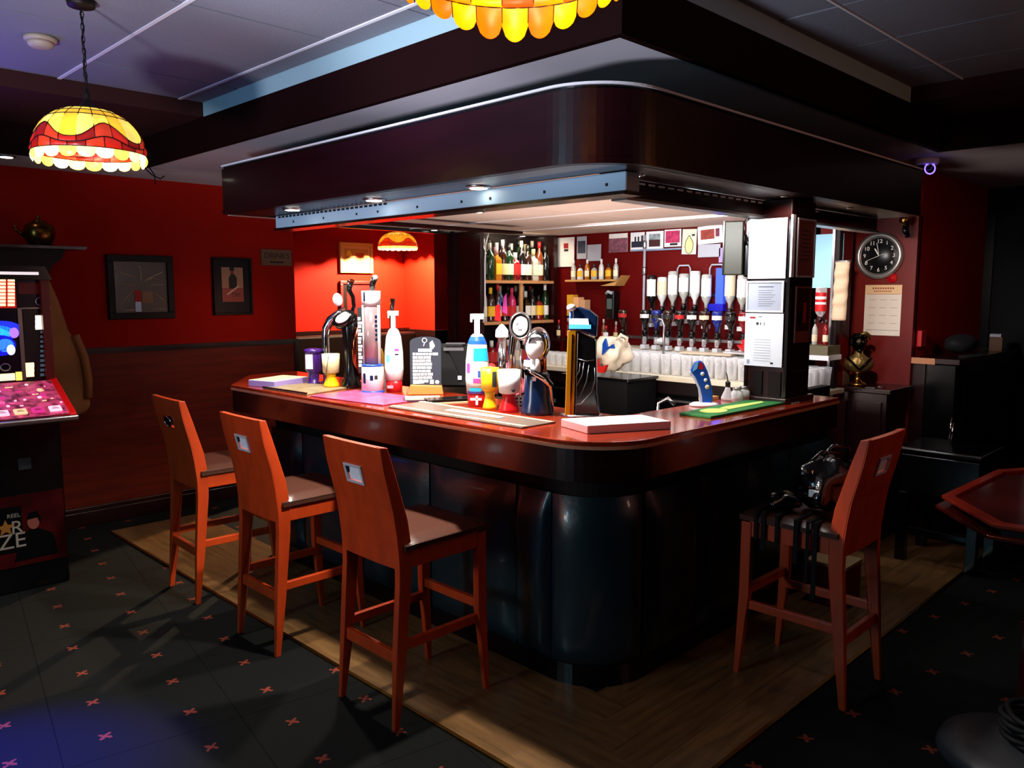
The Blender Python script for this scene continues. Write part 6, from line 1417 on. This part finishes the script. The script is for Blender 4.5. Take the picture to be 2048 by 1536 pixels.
t = thing('inner_ledge', 'dark inner ledge behind the beer founts', 'ledge', (2.85, 3.0, 0)); B().box((2.76, 2.75, 0), (3.05, 3.6, 1.03), m_matt).build('body', t, world=True); B().box((2.75, 2.74, 1.03), (3.06, 3.61, 1.049), m_black).build('top', t, world=True)
# beyond the column: pale blue screen and a big optic
t = thing('blue_poster', 'pale blue poster on the back wall between the column and the towel', 'poster', (5.098, 2.22, 1.62), FX)
B().box((-0.125, -0.004, 0), (0.075, 0, 0.34), mat('pale_blue_poster', '98d0e8', 0.6)).build('sheet', t); B().tube([(0.02,-0.006,0.33), (0.04,-0.006,0.25), (0.07,-0.006,0.2)], 0.004, m_ink, 5).build('dark_line', t)
optic('large red-labelled optic bottle hanging before the pale blue poster', (5.05, 2.15, 1.37), 'red', 'b81818', 0.95, None) if False else None
t = thing('optic_bottle', 'clear bottle with a red and white label hanging before the pale blue poster', 'bottle', (5.06, 2.245, 1.40), FX); t.scale = (0.68, 0.68, 0.72)
B().lathe([(0.014,0.05), (0.04,0.08), (0.05,0.11), (0.05,0.30), (0.04,0.31), (0.001,0.31)], m_gl2, n=16, M=Tr(0,-0.05,0)).build('body', t)
b = B()
for z0, z1, m in ((0.10,0.16,m_red), (0.16,0.18,m_white), (0.18,0.205,m_red), (0.205,0.23,m_white), (0.23,0.265,m_red)): b.lathe([(0.051,z0), (0.051,z1)], m, n=8, a0=-PI, a1=0, M=Tr(0,-0.05,0))
b.build('label', t); B().lathe([(0.02,0.045), (0.022,0.02), (0.012,0.0)], m_black, n=12, M=Tr(0,-0.05,0)).build('cap', t); B().box((-0.008,-0.012,0), (0.008,0.075,0.31), m_steel).build('bracket', t)
t = thing('drip_tray', 'olive-topped white tray on a shelf beyond the column', 'tray', (4.98, 2.24, 1.17), FX)
B().box((-0.12,-0.09,0), (0.12,0.10,0.03), m_white).build('rim', t); B().box((-0.11,-0.085,0.03), (0.11,0.10,0.09), mat('olive_tray', '5a5238', 0.5)).build('box', t)
for k, (c, lab) in enumerate((('brown', 'brown bottle standing on the olive tray beyond the column'), ('clear', 'clear bottle standing on the olive tray beyond the column'), ('red', 'red bottle standing on the olive tray beyond the column'))):
    bottle(lab, (4.97, 2.32-k*0.07, 1.2605), 'tall', c, 'e0d0b0', '202020', FX, 'bottles on the olive tray', 0.5)

# grey looped frames above the optics
for i, y in enumerate((3.30, 3.03)):
    t = thing('steel_hoop', ('grey steel hoop over the middle of the upper optic rack', 'grey steel hoop over the blue strip of the upper optic rack')[i], 'hoop', (5.075, y, 1.56), FX)
    B().tube([(-0.055, 0, 0), (-0.055, 0, 0.20), (-0.04, 0, 0.225), (0.04, 0, 0.225), (0.055, 0, 0.20), (0.055, 0, 0)], 0.006, m_greyp, 8).build('loop', t)

# ============================================================ DETAILS UNDER THEIR PARTS (thing > part > sub-part)
RULES = {'numeral': 'dial', 'hour_hand': 'dial', 'minute_hand': 'dial', 'second_hand': 'dial', 'label': 'body cup', 'label_print': 'body', 'print': 'sheet body',
 'logo': 'cup', 'stuck_lettering': 'board', 'lettering': 'board poster_sheet slogan_panel', 'underline': 'board', 'grid_print': 'sheet', 'heading': 'sheet', 'image': 'sheet',
 'figure_print': 'poster_sheet', 'emblems': 'body', 'badge_print': 'badge', 'face_print': 'white_face', 'lit_sign': 'head', 'strip_rib': 'gold_strip', 'drawn_lines': 'picture body',
 'printed_blocks': 'picture', 'pale_patch': 'picture', 'landscape_print': 'picture', 'score_cell': 'red_score_panel', 'prize_cell': 'prize_column', 'prize_figure': 'prize_column',
 'button': 'console', 'button_print': 'console', 'console_graphic': 'console', 'swirl_graphic': 'display_glass', 'poster_head': 'lower_poster', 'poster_suit': 'lower_poster',
 'poster_hair': 'lower_poster', 'star': 'slogan_panel', 'lens': 'ring', 'led_ring': 'dome', 'screen': 'case', 'handle': 'door fridge_door', 'blue_patch': 'body', 'red_patch': 'body',
 'screw': 'housing', 'vent_slots': 'housing', 'slot': 'rail', 'teardrop': 'sheet', 'tab': 'body', 'blue_ring': 'base_drum', 'centre': 'disc', 'lapels': 'shoulders', 'buckle': 'body'}
for root in [o for o in COL.objects if o.parent is None and 'category' in o]:
    kids = list(root.children)
    for c in kids:
        st = c.name.split('.')[0]
        for cand in RULES.get(st, '').split():
            ps = [p for p in kids if p.name.split('.')[0] == cand and p is not c]
            if ps:
                if cand in ('door', 'fridge_door'):
                    cc = sum((v.co for v in c.data.vertices), Vector())/len(c.data.vertices)
                    ps.sort(key=lambda p: (sum((v.co for v in p.data.vertices), Vector())/len(p.data.vertices)-cc).length)
                c.parent = ps[0]; break
